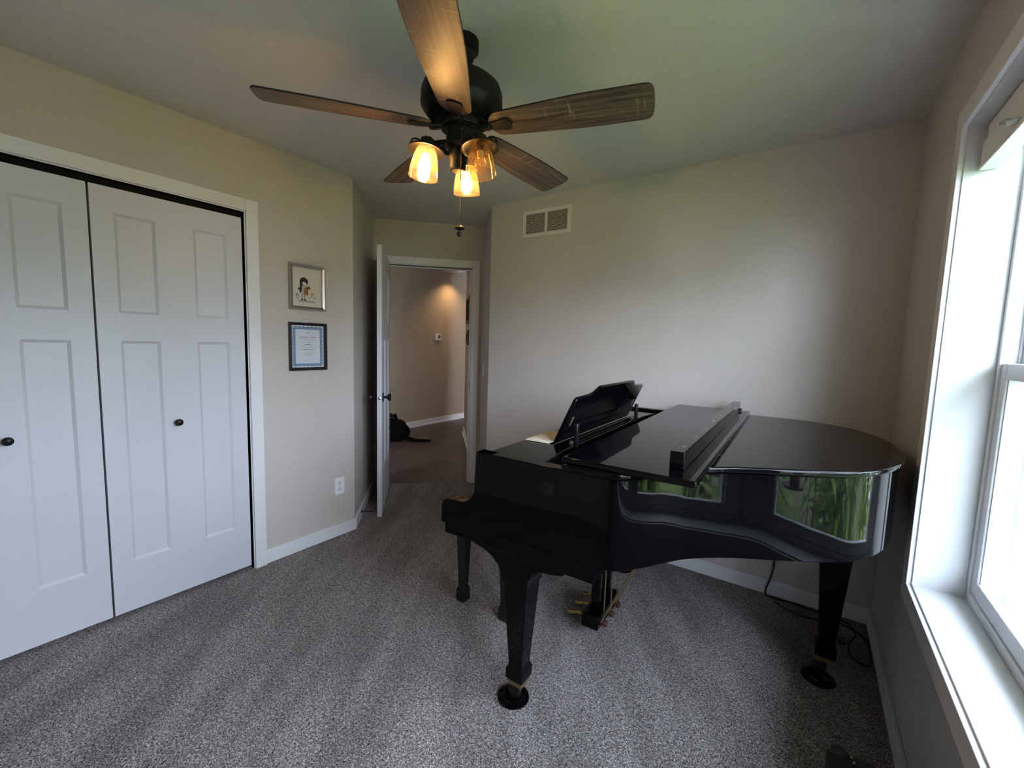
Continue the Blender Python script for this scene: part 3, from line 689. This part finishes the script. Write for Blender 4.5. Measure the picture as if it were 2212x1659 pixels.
for i in range(36):
    a = 2*math.pi*i/36
    if i: o = bpy.data.objects.new('vent_slot', vm); COL.objects.link(o); o.parent = mot
    else:
        o = MB().box((.088, -.0036, -.0015), (.122, .0036, .0015)).build('vent_slot', M['dark'], mot); vm = o.data
        for v in vm.vertices: v.co = Matrix.Rotation(-math.atan2(.0225, .032), 3, 'Y') @ (v.co-Vector((.105, 0, 0))) + Vector((.1055, 0, Z(2.1605)))
    o.rotation_euler = (0, 0, a)
MB().lathe([(.076, Z(2.151)), (.077, Z(2.145)), (.074, Z(2.128)), (.071, Z(2.127))], 48).build('flywheel_ring', M['fanmetal'], fan, smooth=True)
MB().lathe([(.066, Z(2.128)), (.066, Z(2.122)), (.0545, Z(2.119)), (.0545, Z(2.072)), (.050, Z(2.066)), (.036, Z(2.062))], 48).build('switch_housing', M['fanmetal'], fan, smooth=True)
fit = MB().lathe([(.034, Z(2.064)), (.034, Z(2.03)), (.030, Z(2.02)), (.030, Z(1.992)), (.026, Z(1.987)), (.022, Z(1.986))], 32).build('light_fitter', M['fanmetal'], fan, smooth=True)
MB().lathe([(.022, Z(1.9865)), (.020, Z(1.985)), (1e-6, Z(1.9845))], 24).build('finial_cap', mat('brushed_brass_cap', (.62, .52, .36), .35, 1), fit, smooth=True)
# blades
def blade_outline():
    pts = []
    r0, r1 = .112, .662
    w0, w1 = .050, .075
    lead = [(r0+.008, -w0+.016), (r0+.030, -w0-.004), (.20, -.060), (.32, -.068), (.45, -w1), (r1-.08, -w1), (r1-.022, -w1+.001), (r1-.006, -w1+.012)]
    tip = [(r1, -.045), (r1+.002, 0), (r1, .045)]
    tr = [(a, -b) for a, b in reversed(lead)]
    rootc = [(r0, .02), (r0-.004, 0), (r0, -.02)]
    return [(p.x, p.y) for p in catmull([(a, b, 0) for a, b in lead+tip+tr+rootc], 3, True)]
bo = blade_outline()
bmesh_, imesh, pmesh = None, None, None
for i in range(5):
    a = math.radians(16+72*i)
    br = bpy.data.objects.new('blade_iron', None) if False else None
    if i == 0:
        b = MB().prism(bo, -.003, .003).build('blade', M['blade'], fan, bevel=.0012); bmesh_ = b
        M['edge'] = mat('dark_blade_edge', (.012, .009, .007), .6); b.data.materials.append(M['edge'])
        for pl in b.data.polygons:
            if abs(pl.normal.z) < .5: pl.material_index = 1
        irn = MB()
        pad = [(.098, -.009), (.118, -.016), (.145, -.022), (.170, -.027), (.183, -.024), (.190, 0), (.183, .024), (.170, .027), (.145, .022), (.118, .016), (.098, .009)]
        irn.prism([(p.x, p.y) for p in catmull([(q[0], q[1], 0) for q in pad], 3, True)], -.0085, -.0032)
        irn.tube(catmull([(.062, 0, .006), (.078, 0, .000), (.095, 0, -.005), (.115, 0, -.007)], 5), [.013]*15+[.010], 10)
        ir = irn.build('blade_iron', M['fanmetal'], b, smooth=True, bevel=.001)
    else:
        b = bmesh_.copy(); COL.objects.link(b); b.parent = fan
        ir2 = ir.copy(); COL.objects.link(ir2); ir2.parent = b
    b.location = (0, 0, Z(2.132)); b.rotation_mode = 'XYZ'
    b.rotation_euler = (Matrix.Rotation(a, 3, 'Z') @ Matrix.Rotation(math.radians(-12), 3, 'X')).to_euler()
# lamps
LAMP_AZ = (-125, -5, 115); LR = .111
KIT = Vector((-.0100, -.0070, 0))          # the light kit hangs a little off the axis
fit.location = KIT
bulb_mb = lambda: MB().lathe([(.012, -.004), (.013, -.02), (.016, -.032), (.021, -.045), (.0225, -.058), (.019, -.072), (.010, -.082), (1e-6, -.085)], 20)
for i, az in enumerate(LAMP_AZ):
    a = math.radians(az); d = Vector((math.cos(a), math.sin(a), 0)); tilt = math.radians(7)
    lm = empty('lamp', (0, 0, 0)); lm.parent = fan; lm.location = KIT + d*LR + Vector((0, 0, Z(2.050)))
    lm.rotation_euler = (Matrix.Rotation(a, 3, 'Z') @ Matrix.Rotation(-tilt, 3, 'Y')).to_euler()
    MB().lathe([(1e-6, .034), (.014, .033), (.024, .026), (.028, .010), (.029, 0), (.033, -.002), (.055, -.006), (.064, -.010), (.0655, -.016), (.062, -.016), (.05, -.011), (.03, -.006), (1e-6, -.005)], 40).build('shade_holder', mat('bronze_holder', (.022, .018, .014), .38, .5) if i == 0 else bpy.data.materials['bronze_holder'], lm, smooth=True)
    lp = .610-a                                # wire loops stand left and right of the holder
    for s_ in (-1, 1):
        q_ = [(r_*s_*math.cos(lp), r_*s_*math.sin(lp), z_) for r_, z_ in ((.026, .004), (.030, .021), (.054, .021), (.061, -.008))]
        MB().tube(catmull(q_, 5), .0030, 8).build('wire_loop', M['fanmetal'], lm, smooth=True)
    sh_ = MB().lathe([(.033, -.006), (.038, -.020), (.0445, -.045), (.0495, -.075), (.0515, -.105), (.0505, -.105), (.0485, -.075), (.0435, -.045), (.037, -.020), (.032, -.006)], 44)
    sh_.build('glass_shade', M['shade'], lm, smooth=True)
    MB().lathe([(.0515, -.1045), (.0522, -.1065), (.0505, -.1075), (.0492, -.1055), (.0515, -.1045)], 44).build('shade_rim', M['shade'], lm, smooth=True)
    MB().lathe([(.014, -.005), (.014, -.024), (.012, -.026)], 16).build('socket', M['fanmetal'], lm, smooth=True)
    b = bulb_mb(); b.v = [(x_, y_, z_-.012) for x_, y_, z_ in b.v]
    b.build('bulb', M['bulb_off'] if i == 1 else M['bulb'], lm, smooth=True)
    if i == 1: MB().lathe([(.013, -.026), (.010, -.045), (.003, -.050), (.003, -.085), (1e-6, -.086)], 14).build('filament_stem', M['stem'], lm, smooth=True)
    # arm from fitter to holder
    p0 = d*.030 + Vector((0, 0, Z(2.035))); p1 = d*(LR-.01) + Vector((0, 0, Z(2.062)))
    MB().tube(catmull([p0, d*.055+Vector((0,0,Z(2.050))), d*.085+Vector((0,0,Z(2.066))), p1], 5), .008, 10).build('lamp_arm', M['fanmetal'], fan, smooth=True).location = KIT
# pull chain
cd = Vector((.673, -.74, 0)); c0 = cd*.058 + Vector((0, 0, Z(2.104)))
pc = empty('pull_chain', c0); pc.parent = fan
cb = MB().tube([(-.012*cd.x, -.012*cd.y, .006), (0, 0, .004), (0, 0, 0)], .0022, 8)
cb.build('chain_outlet', M['steel'], pc, smooth=True)
ch = MB(); z = 0
while z > -.325: ch.ball((0, 0, z), .0021, 6, 4); z -= .0046
tag(ch.build('bead_chain', mat('bronze_bead', (.03, .025, .02), .4, .5), pc, smooth=True), kind='stuff')
MB().lathe([(1e-6, -.323), (.006, -.325), (.0175, -.333), (.018, -.337), (.006, -.342), (1e-6, -.342)], 24).build('pull_disc', M['fanmetal'], pc, smooth=True)
MB().ball((-.002, -.002, -.354), .0075, 14, 10, (1, 1, 1.25)).build('pull_ball', M['fanmetal'], pc, smooth=True)

# ------------------------------------------------------------------ wall vent
vx0, vx1, vz0, vz1 = -1.838, -1.433, 2.146, 2.337
vt = empty('wall_vent', ((vx0+vx1)/2, YB, (vz0+vz1)/2)); tag(vt, 'white return air grille high on the back wall', 'vent')
def vb(name, bs, m, bev=0):
    mb = MB()
    for b_ in bs: mb.box(*b_)
    return mb.build(name, m, vt, bevel=bev, off=vt.location)
fb = .026; y0, y1 = YB-.009, YB
vm_ = (vx0+vx1)/2
vb('frame', [((vx0, y0, vz0), (vx0+fb, y1, vz1)), ((vx1-fb-.008, y0, vz0), (vx1, y1, vz1)), ((vx0+fb, y0, vz0), (vx1-fb-.008, y1, vz0+fb)), ((vx0+fb, y0, vz1-fb), (vx1-fb-.008, y1, vz1))], M['ventgrey'], .002)
vb('mullion', [((vm_-.012, y0, vz0+fb), (vm_+.006, y1, vz1-fb))], M['ventgrey'], .001)
vb('backing', [((vx0+fb, YB-.0015, vz0+fb), (vx1-fb, YB-.0005, vz1-fb))], M['dark'])
for a, b_ in ((vx0+fb, vm_-.012), (vm_+.006, vx1-fb-.008)):
    mb = MB(); nl = 18; hgt = vz1-vz0-2*fb
    for i in range(nl):
        zc = vz0+fb+(i+.5)*hgt/nl
        mb.add([(a, y0+.001, zc-.0034), (b_, y0+.001, zc-.0034), (b_, y0+.0062, zc-.0004), (a, y0+.0062, zc-.0004), (a, y0+.001, zc-.0004), (b_, y0+.001, zc-.0004), (b_, y0+.0062, zc+.0004), (a, y0+.0062, zc+.0004)],
               [(0,1,2,3),(4,7,6,5),(0,4,5,1),(1,5,6,2),(2,6,7,3),(3,7,4,0)])
    tag(mb.build('louvres', M['ventgrey'], vt, off=vt.location), kind='stuff')
for x_ in (vx0+.010, vx1-.012):
    MB().lathe([(.004, 0), (.004, .0012), (1e-6, .0016)], 12, (x_, y0, (vz0+vz1)/2), (1,0,0), (0,0,1), (0,-1,0)).build('screw', M['steel'], vt, off=vt.location)

# ------------------------------------------------------------------ framed prints
def flat(mb, poly, x_): return mb.add([(x_, p[0], p[1]) for p in poly], [tuple(range(len(poly)))])
def ell(cy_, cz_, ry, rz_, n_=24, a0=0, a1=360): return [(cy_+ry*math.cos(math.radians(a0+(a1-a0)*i/n_)), cz_+rz_*math.sin(math.radians(a0+(a1-a0)*i/n_))) for i in range(n_ if a1-a0 == 360 else n_+1)]
def pframe(name, y0, y1, z0, z1, fw_, dep, m, label, inner_m, lip=None):
    r = empty(name, (XL, (y0+y1)/2, (z0+z1)/2)); tag(r, label, 'picture')
    hy, hz = (y1-y0)/2, (z1-z0)/2
    mb = MB()
    o_ = [(-hy, -hz), (hy, -hz), (hy, hz), (-hy, hz)]; i_ = [(-hy+fw_, -hz+fw_), (hy-fw_, -hz+fw_), (hy-fw_, hz-fw_), (-hy+fw_, hz-fw_)]
    q = fw_*.35; md_ = [(-hy+q, -hz+q), (hy-q, -hz+q), (hy-q, hz-q), (-hy+q, hz-q)]
    rings = [[(0, *p) for p in o_], [(dep, *p) for p in o_], [(dep, *p) for p in md_], [(dep*(.80 if m is M['silver'] else .45), *p) for p in i_], [(0, *p) for p in i_]]
    vs = sum(rings, []); fs = []
    for k_ in range(4):
        for j in range(4): fs.append((4*k_+j, 4*k_+(j+1) % 4, 4*k_+4+(j+1) % 4, 4*k_+4+j))
    mb.add(vs, fs).build('frame', m, r)
    MB().box((.001, -hy+fw_*.9, -hz+fw_*.9), (.004, hy-fw_*.9, hz-fw_*.9)).build('paper', inner_m, r)
    return r, hy-fw_, hz-fw_
def text(s_, size, y_, z_, m, parent, x_=.0046, bold=.0, shear=0):
    cu = bpy.data.curves.new('lettering', 'FONT'); cu.body = s_; cu.size = size; cu.align_x = 'CENTER'; cu.offset = bold; cu.shear = shear
    ob = bpy.data.objects.new('lettering', cu); COL.objects.link(ob)
    dg = bpy.context.evaluated_depsgraph_get(); me = bpy.data.meshes.new_from_object(ob.evaluated_get(dg)); bpy.data.objects.remove(ob)
    me.name = 'lettering'; me.materials.clear(); me.materials.append(m)
    for v in me.vertices: v.co = Vector((x_, v.co.x+y_, v.co.y+z_))
    o = bpy.data.objects.new('lettering', me); COL.objects.link(o); o.parent = parent; return o
fl_ = lambda n_, c_: mat(n_, c_, .8)
p1, hy, hz = pframe('picture_frame', 1.347, 1.577, 1.535, 1.809, .020, .018, M['silver'], 'silver framed drawing of a dark-haired girl hugging a brown toy', fl_('drawing_paper', (.62, .58, .50)))
hair, skin, dress, toy, grn, org, gry = fl_('ink_black', (.02, .015, .025)), fl_('ink_skin', (.66, .60, .52)), fl_('ink_dress', (.42, .43, .33)), fl_('ink_brown', (.28, .11, .03)), fl_('ink_green', (.14, .16, .10)), fl_('ink_orange', (.42, .26, .08)), fl_('ink_grey', (.40, .38, .35))
def art(name, polys, m, x_):
    mb = MB()
    for i_, p in enumerate(polys): flat(mb, p, x_+.00006*i_)
    o = mb.build(name, m, p1)
    if len(polys) > 1: o['kind'] = 'stuff'
    return o
cz0 = -.012
art('ground_wash', [ell(-.002, -.086, .062, .007)], gry, .0043)
art('drawn_legs', [[(-.0345, -.074), (-.0305, -.074), (-.030, -.048), (-.0345, -.048)], [(-.0185, -.074), (-.0145, -.074), (-.0145, -.048), (-.019, -.048)]], fl_('ink_stocking', (.13, .07, .04)), .0044)
art('drawn_shoes', [ell(-.033, -.077, .008, .004), ell(-.014, -.077, .009, .004)], hair, .0045)
art('drawn_dress', [[(-.040, -.05), (-.008, -.05), (-.014, .005), (-.034, .005)]], dress, .0046)
art('drawn_hair', [ell(-.020, .033, .0265, .026), [(-.0465, .030), (-.030, .030), (-.033, -.015), (-.040, -.034), (-.050, -.034), (-.047, -.012)], ell(-.053, -.012, .006, .007)], hair, .0047)
art('drawn_face', [ell(-.015, .022, .0150, .0125)], skin, .0052)
art('drawn_features', [ell(-.021, .0195, .0028, .0008), ell(-.008, .0165, .0028, .0008), ell(-.016, .0125, .0022, .0006)], hair, .0054)
art('drawn_fringe', [[(-.036, .030), (-.027, .036), (-.012, .029), (.004, .018), (.006, .036), (-.01, .052), (-.03, .048)]], hair, .0056)
art('drawn_toy', [ell(-.006, -.012, .013, .015), ell(-.008, -.030, .015, .014), [(-.020, -.034), (-.012, -.034), (-.013, -.052), (-.018, -.052)], [(-.004, -.034), (.006, -.034), (.003, -.052), (-.002, -.052)]], toy, .0058)
art('drawn_toy_ears', [ell(.008, .004, .012, .0038), ell(.010, -.006, .012, .0042)], hair, .0063)
art('drawn_flowers', [ell(.030, -.040, .010, .005), ell(.034, -.034, .004, .009), ell(.026, -.036, .003, .008), ell(.040, -.040, .004, .007)], org, .0046)
art('drawn_leaves', [ell(-.066, -.045, .003, .009), ell(-.058, -.048, .003, .008), ell(-.070, -.058, .011, .002), ell(.026, -.055, .010, .002), ell(.050, -.062, .004, .006), ell(.010, -.062, .003, .003), ell(-.060, -.068, .008, .002), ell(.014, -.068, .002, .004)], grn, .0046)
art('drawn_stems', [[(-.0635, -.07), (-.0625, -.07), (-.0615, -.045), (-.0625, -.045)], [(.0295, -.08), (.0305, -.08), (.0315, -.04), (.0305, -.04)], [(.043, -.074), (.044, -.074), (.050, -.064), (.049, -.064)]], grn, .0045)
art('signature', [[(.030+.009*i, -.0965), (.035+.009*i, -.0965), (.0355+.009*i, -.095), (.030+.009*i, -.095)] for i in range(4)], gry, .0045)

p2, hy, hz = pframe('picture_frame', 1.341, 1.582, 1.161, 1.456, .017, .020, M['blackframe'], 'black framed certificate with a blue scalloped border', M['white'])
blu = fl_('certificate_blue', (.17, .26, .40)); pap = fl_('certificate_paper', (.60, .64, .68)); ink = fl_('certificate_ink', (.03, .03, .035))
by, bz = hy-.004, hz-.004
sc_ = []
def scal(p, q, n_, out):
    res = []
    for i in range(n_):
        for k_ in range(5):
            t = (i+k_/5)/n_; b_ = .0045*abs(math.sin(math.pi*k_/5)); res.append((p[0]+(q[0]-p[0])*t+out[0]*b_, p[1]+(q[1]-p[1])*t+out[1]*b_))
    return res
ob_ = by-.006, bz-.006
outl = scal((-ob_[0], -ob_[1]), (ob_[0], -ob_[1]), 7, (0, -1)) + scal((ob_[0], -ob_[1]), (ob_[0], ob_[1]), 10, (1, 0)) + scal((ob_[0], ob_[1]), (-ob_[0], ob_[1]), 7, (0, 1)) + scal((-ob_[0], ob_[1]), (-ob_[0], -ob_[1]), 10, (-1, 0))
def art2(name, polys, m, x_):
    mb = MB()
    for p in polys: flat(mb, p, x_)
    o = mb.build(name, m, p2)
    if len(polys) > 1: o['kind'] = 'stuff'
    return o
art2('blue_border', [outl], blu, .0043)
ib = by-.021, bz-.021
art2('certificate_sheet', [[(-ib[0], -ib[1]), (ib[0], -ib[1]), (ib[0], ib[1]), (-ib[0], ib[1])]], pap, .0044)
mb = MB()
e_ = .0025
for a, b_ in (((-hy, -hz), (-hy+e_, hz)), ((hy-e_, -hz), (hy, hz)), ((-hy, -hz), (hy, -hz+e_)), ((-hy, hz-e_), (hy, hz))): mb.box((.004, a[0], a[1]), (.0085, b_[0], b_[1]))
mb.build('silver_lip', M['silver'], p2)
text('M', .018, 0, .080, ink, p2, shear=.3)
text('Certificate of Merit', .0150, 0, .053, ink, p2)
text('For Musical Achievement', .0090, 0, .040, ink, p2)
text('Paul', .0086, -.036, -.022, ink, p2, bold=.00008); text('Scholarship', .0086, .022, -.022, ink, p2, bold=.00008)
def words(z_, width, h_, n_, seed):
    rnd = random.Random(seed); ps = []; y_ = -width/2
    while y_ < width/2:
        l_ = min(rnd.uniform(.002, .0042), width/2-y_); hh = h_*rnd.uniform(.7, 1.15)
        ps.append([(y_, z_), (y_+l_*.8, z_), (y_+l_*.8, z_+hh), (y_, z_+hh)]); y_ += l_*rnd.choice((1, 1, 1.0, 1.5))
    return ps
art2('fine_print', words(.026, .050, .0016, 4, 1) + words(-.001, .072, .0016, 6, 3) + words(-.0085, .066, .0016, 6, 4) + words(-.036, .024, .0016, 3, 5) + words(-.044, .076, .0019, 7, 6) + words(-.0515, .056, .0019, 5, 7) + words(-.0595, .048, .0018, 4, 8) + words(-.082, .070, .001, 6, 9) + words(-.086, .074, .001, 6, 10), mat('fine_print_ink', (.15, .16, .19), .8), .0046)
art2('name_line', words(.011, .040, .0042, 2, 12) + [[(p_[0]-.015, p_[1]) for p_ in q_] for q_ in words(-.022, .022, .0042, 2, 13)], ink, .0046)

# ------------------------------------------------------------------ outlet, switch, doorstop
ou = empty('wall_outlet', (XL, 1.670, .354)); tag(ou, 'white duplex outlet low on the wall beside the alcove', 'outlet')
MB().box((0, -.036, -.058), (.006, .036, .058)).build('plate', M['plate'], ou, bevel=.002)
for z_ in (.021, -.021):
    rc = MB().lathe([(.0165, .006), (.0165, .0075), (1e-6, .0076)], 20, (0, 0, z_), (0,1,0), (0,0,1), (1,0,0), 1, .86).build('receptacle', mat('receptacle_white', (.72, .72, .70), .4) if z_ > 0 else bpy.data.materials['receptacle_white'], ou, smooth=True)
    MB().box((.0075, -.0075, z_+.000), (.0080, -.0050, z_+.009)).box((.0075, .0050, z_+.001), (.0080, .0075, z_+.008)).box((.0075, -.002, z_-.010), (.0080, .002, z_-.006)).build('slots', M['slot'], rc)
MB().lathe([(.003, .006), (.003, .0067), (1e-6, .007)], 10, (0, 0, 0), (0,1,0), (0,0,1), (1,0,0)).build('screw', M['plate'], ou)
sw = empty('light_switch', nt(3.765, tC, 1.125)); sw.rotation_euler = Matrix(((-S, -S, 0), (-S, S, 0), (0, 0, -1))).to_euler() if False else (0, 0, math.radians(225)); tag(sw, 'white light switch seen edge-on beside the doorway', 'switch')
MB().box((0, -.036, -.058), (.006, .036, .058)).build('plate', M['plate'], sw, bevel=.002)
MB().box((.006, -.005, -.012), (.009, .005, .012)).build('toggle', M['plate'], sw, bevel=.001)
ds = empty('door_stop', nt(3.30, tA+BT, .052)); tag(ds, 'black door stop on the baseboard behind the door', 'door stop')
ds.rotation_euler = (0, 0, math.radians(45))
MB().lathe([(.014, 0), (.014, .004), (.006, .008), (.0045, .012), (.0045, .062), (.0075, .064), (.0085, .080), (1e-6, .081)], 16, (0,0,0), (0,1,0), (0,0,1), (1,0,0)).build('post', M['orb'], ds, smooth=True)

# ------------------------------------------------------------------ power cord by the corner
pts = [(-.075, 2.66, .70), (-.078, 2.675, .35), (-.080, 2.69, .20), (-.088, 2.697, .12), (-.108, 2.69, .035), (-.100, 2.684, .008), (-.07, 2.683, .007), (.04, 2.685, .007), (.143, 2.668, .007), (.215, 2.64, .007), (.285, 2.60, .007), (.318, 2.55, .007), (.324, 2.43, .007), (.317, 2.36, .007), (.296, 2.335, .007), (.255, 2.36, .007), (.245, 2.43, .007), (.255, 2.49, .007), (.279, 2.56, .008), (.262, 2.63, .013), (.20, 2.66, .018), (.142, 2.615, .007), (.08, 2.585, .007), (.0, 2.60, .007), (-.06, 2.645, .007)]
pcd = empty('power_cord', (-.08, 2.69, 0)); tag(pcd, 'black power cord hanging behind the piano and looping into the corner', 'cord')
MB().tube(catmull(pts, 8), .0045, 8).build('cable', M['rubber'], pcd, smooth=True, off=pcd.location)
MB().box((.205, 2.445, .002), (.235, 2.49, .024)).build('plug', M['rubber'], pcd, bevel=.004, off=pcd.location)

# ------------------------------------------------------------------ dark case on the carpet below the window
bg_ = empty('storage_case', (.213, 1.315, 0)); tag(bg_, 'black fabric case on the carpet below the window, cut by the picture bottom', 'case')
MB().box((-.085, -.21, .004), (.075, .21, .20)).build('body', M['fabric'], bg_, bevel=.02, seg=4)
MB().ball((-.055, .188, .200), .022, 14, 10, (1.1, .9, .8)).build('grip', M['rubber'], bg_, smooth=True)
for p in ((-.028, .19, .203), (-.022, .172, .203), (-.015, .14, .203)):
    MB().ball(p, .004, 10, 6).build('stud', M['steel'], bg_, smooth=True)

# ------------------------------------------------------------------ cat in the hall
ct_ = empty('cat', (-4.50, 3.84, 0)); ct_.rotation_euler = (0, 0, math.atan2(-.57, -.82)); tag(ct_, 'black cat sitting on the hallway floor with its tail stretched out', 'cat')
# local +x: the way the cat faces (picture left); +y away from... left side toward the camera is +y or -y handled by the head turn
cm = MB()
for c_, r_, k_ in (((.0, 0, .118), .120, (1, 1, .96)), ((.03, 0, .185), .102, (1, 1, 1)), ((.075, 0, .175), .085, (1, .95, 1.15)), ((.092, .004, .255), .062, (1, 1, 1)), ((.106, .014, .310), .054, (1.05, 1, .92)),
                   ((.110, .056, .300), .025, (1, 1, .85)), ((.03, .075, .075), .074, (1.1, .8, 1)), ((.03, -.075, .075), .074, (1.1, .8, 1)), ((.10, .075, .022), .022, (1.8, 1, .95)), ((.10, -.075, .022), .022, (1.8, 1, .95)),
                   ((.140, .046, .020), .020, (1.5, 1, .95)), ((.140, -.046, .020), .020, (1.5, 1, .95))):
    cm.ball(c_, r_, 20, 14, k_)
for sy in (-1, 1): cm.tube([(.105, sy*.040, .17), (.118, sy*.045, .09), (.122, sy*.046, .018)], [.036, .024, .020], 12)
cm.tube(catmull([(-.07, .02, .045), (-.13, .04, .028), (-.20, .05, .020), (-.29, .05, .018), (-.37, .04, .018), (-.41, .03, .016)], 5), [.034-.022*i/25 for i in range(26)], 12)
for ex in (.076, .138): cm.lathe([(.019, 0), (.015, .018), (.004, .040), (1e-6, .042)], 12, (ex, .012, .340), (1,0,0), (0,1,0), (0,0,1), 1, .6)
cb_ = cm.build('body', M['fur'], ct_, smooth=True, angle=180)
rm = cb_.modifiers.new('remesh', 'REMESH'); rm.mode = 'VOXEL'; rm.voxel_size = .006; rm.use_smooth_shade = True
smo = cb_.modifiers.new('smooth', 'SMOOTH'); smo.factor = .5; smo.iterations = 6
for (ex, ey) in ((.090, .060), (.132, .060)):
    MB().ball((ex, ey-.003, .318), .0075, 12, 8).build('eye', M['eye'], ct_, smooth=True)

# ------------------------------------------------------------------ outdoors past the window
GZ = -.35
struct(MB().box((XOUT+.02, -14, GZ-.1), (24, 16, GZ)).build('floor_lawn', M['grass']), 'green lawn outside the window')
def corn(name, x_, y_, h_, nst, label, seed):
    rnd = random.Random(seed); r = empty(name, (x_, y_, GZ)); tag(r, label, 'plant', 'tall leafy plants outside the window')
    lf_ = MB(); stm = MB()
    for s_ in range(nst):
        bx, by_ = rnd.uniform(-.30, .30), rnd.uniform(-.30, .30); hh = h_*rnd.uniform(.8, 1.1)
        stm.tube([(bx, by_, 0), (bx+rnd.uniform(-.05, .05), by_+rnd.uniform(-.05, .05), hh)], [.012, .005], 6)
        z_ = .12; a = rnd.uniform(0, 6)
        while z_ < hh:
            a += 2.4+rnd.uniform(-.3, .3); ln = rnd.uniform(.28, .5)*(1-.4*z_/hh); wd_ = rnd.uniform(.025, .045)
            d = Vector((math.cos(a), math.sin(a), 0)); sd = Vector((-d.y, d.x, 0)); pr = None; k_ = len(lf_.v); ns = 5
            for i in range(ns+1):
                t = i/ns; p = Vector((bx, by_, z_)) + d*ln*t + Vector((0, 0, ln*(.75*t-1.15*t*t)))
                w_ = wd_*math.sin(math.pi*(.12+.88*t))**.8
                lf_.v += [tuple(p-sd*w_), tuple(p+sd*w_)]
                if i: lf_.f.append((k_+2*i-2, k_+2*i-1, k_+2*i+1, k_+2*i))
            z_ += rnd.uniform(.10, .16)
    stm.build('stem', M['leaf'], r); tag(lf_.build('foliage', M['leaf'], r, smooth=True), kind='stuff')
for i in range(5):
    corn('leafy_plant', 1.85+.08*math.sin(i*2.1), -2.4+i*1.22, 1.30+.15*math.sin(i*1.3), 22, 'tall leafy green plant growing outside the window', 50+i)
for i in range(5):
    corn('leafy_plant', 3.25+.08*math.sin(i*1.7), -3.0+i*1.22, 1.25+.15*math.sin(i*1.9), 18, 'tall leafy green plant growing outside the window', 80+i)
struct(MB().box((XOUT+.03, 3.6, GZ), (7, 12, GZ+.08)).build('floor_patio', mat('pale_concrete', (.55, .54, .52), .8)), 'pale concrete patio outside the window')
bf = empty('bird_feeder', (1.08, .99, .80)); tag(bf, 'brown tube bird feeder hanging outside the window', 'bird feeder')
MB().lathe([(.035, -.16), (.035, .12), (.045, .13), (.02, .17), (.004, .18)], 20).build('tube', M['feeder'], bf, smooth=True)
MB().lathe([(.075, -.17), (.078, -.155), (.03, -.16)], 20).build('tray', M['feeder'], bf, smooth=True)
MB().tube([(0, 0, .18), (0, 0, 1.76)], .002, 6).build('hanger', M['steel'], bf)

# unseen trees added across the lawn to block low sky light
M['treeleaf'] = leafmat('tree_leaf_green', (.025, .055, .012), (.07, .12, .03)); M['bark'] = mat('tree_bark', (.06, .045, .035), .9)
def blocker_tree(x_, y_, h_, seed, label):
    rnd = random.Random(seed); r = empty('tree', (x_, y_, GZ)); tag(r, label, 'tree', 'row of trees across the lawn')
    MB().tube([(0, 0, 0), (rnd.uniform(-.1, .1), rnd.uniform(-.1, .1), h_*.55)], [.13, .07], 8).build('trunk', M['bark'], r, smooth=True)
    cr = MB()
    for i in range(16):
        a = rnd.uniform(0, 6.28); q = rnd.uniform(0, .75); cz_ = rnd.uniform(.22, .88)*h_; c_ = (math.cos(a)*q, math.sin(a)*q*1.2, cz_)
        k_ = len(cr.v); cr.ball(c_, rnd.uniform(.45, .75), 10, 7, (1, 1.1, .85))
        for j in range(k_, len(cr.v)):
            p = Vector(cr.v[j]); d = (p-Vector(c_)); cr.v[j] = tuple(Vector(c_)+d*rnd.uniform(.82, 1.15))
    tag(cr.build('crown', M['treeleaf'], r), kind='stuff')
for i in range(11):
    blocker_tree(9.5+.5*math.sin(i*2.3), -11+i*2.9, 3.3+.4*math.sin(i*1.7), 200+i, 'broad leafy tree standing across the lawn outside the window')

# unseen eave added over the window to cut high sky light on the floor
struct(MB().box((XOUT+.005, -3.0, 2.56), (1.30, 4.6, 2.60)).box((1.27, -3.0, 2.60), (1.30, 4.6, 2.75)).build('roof_eave', mat('white_soffit', (.7, .7, .7), .6), bevel=.003), 'white roof eave above the window outside')
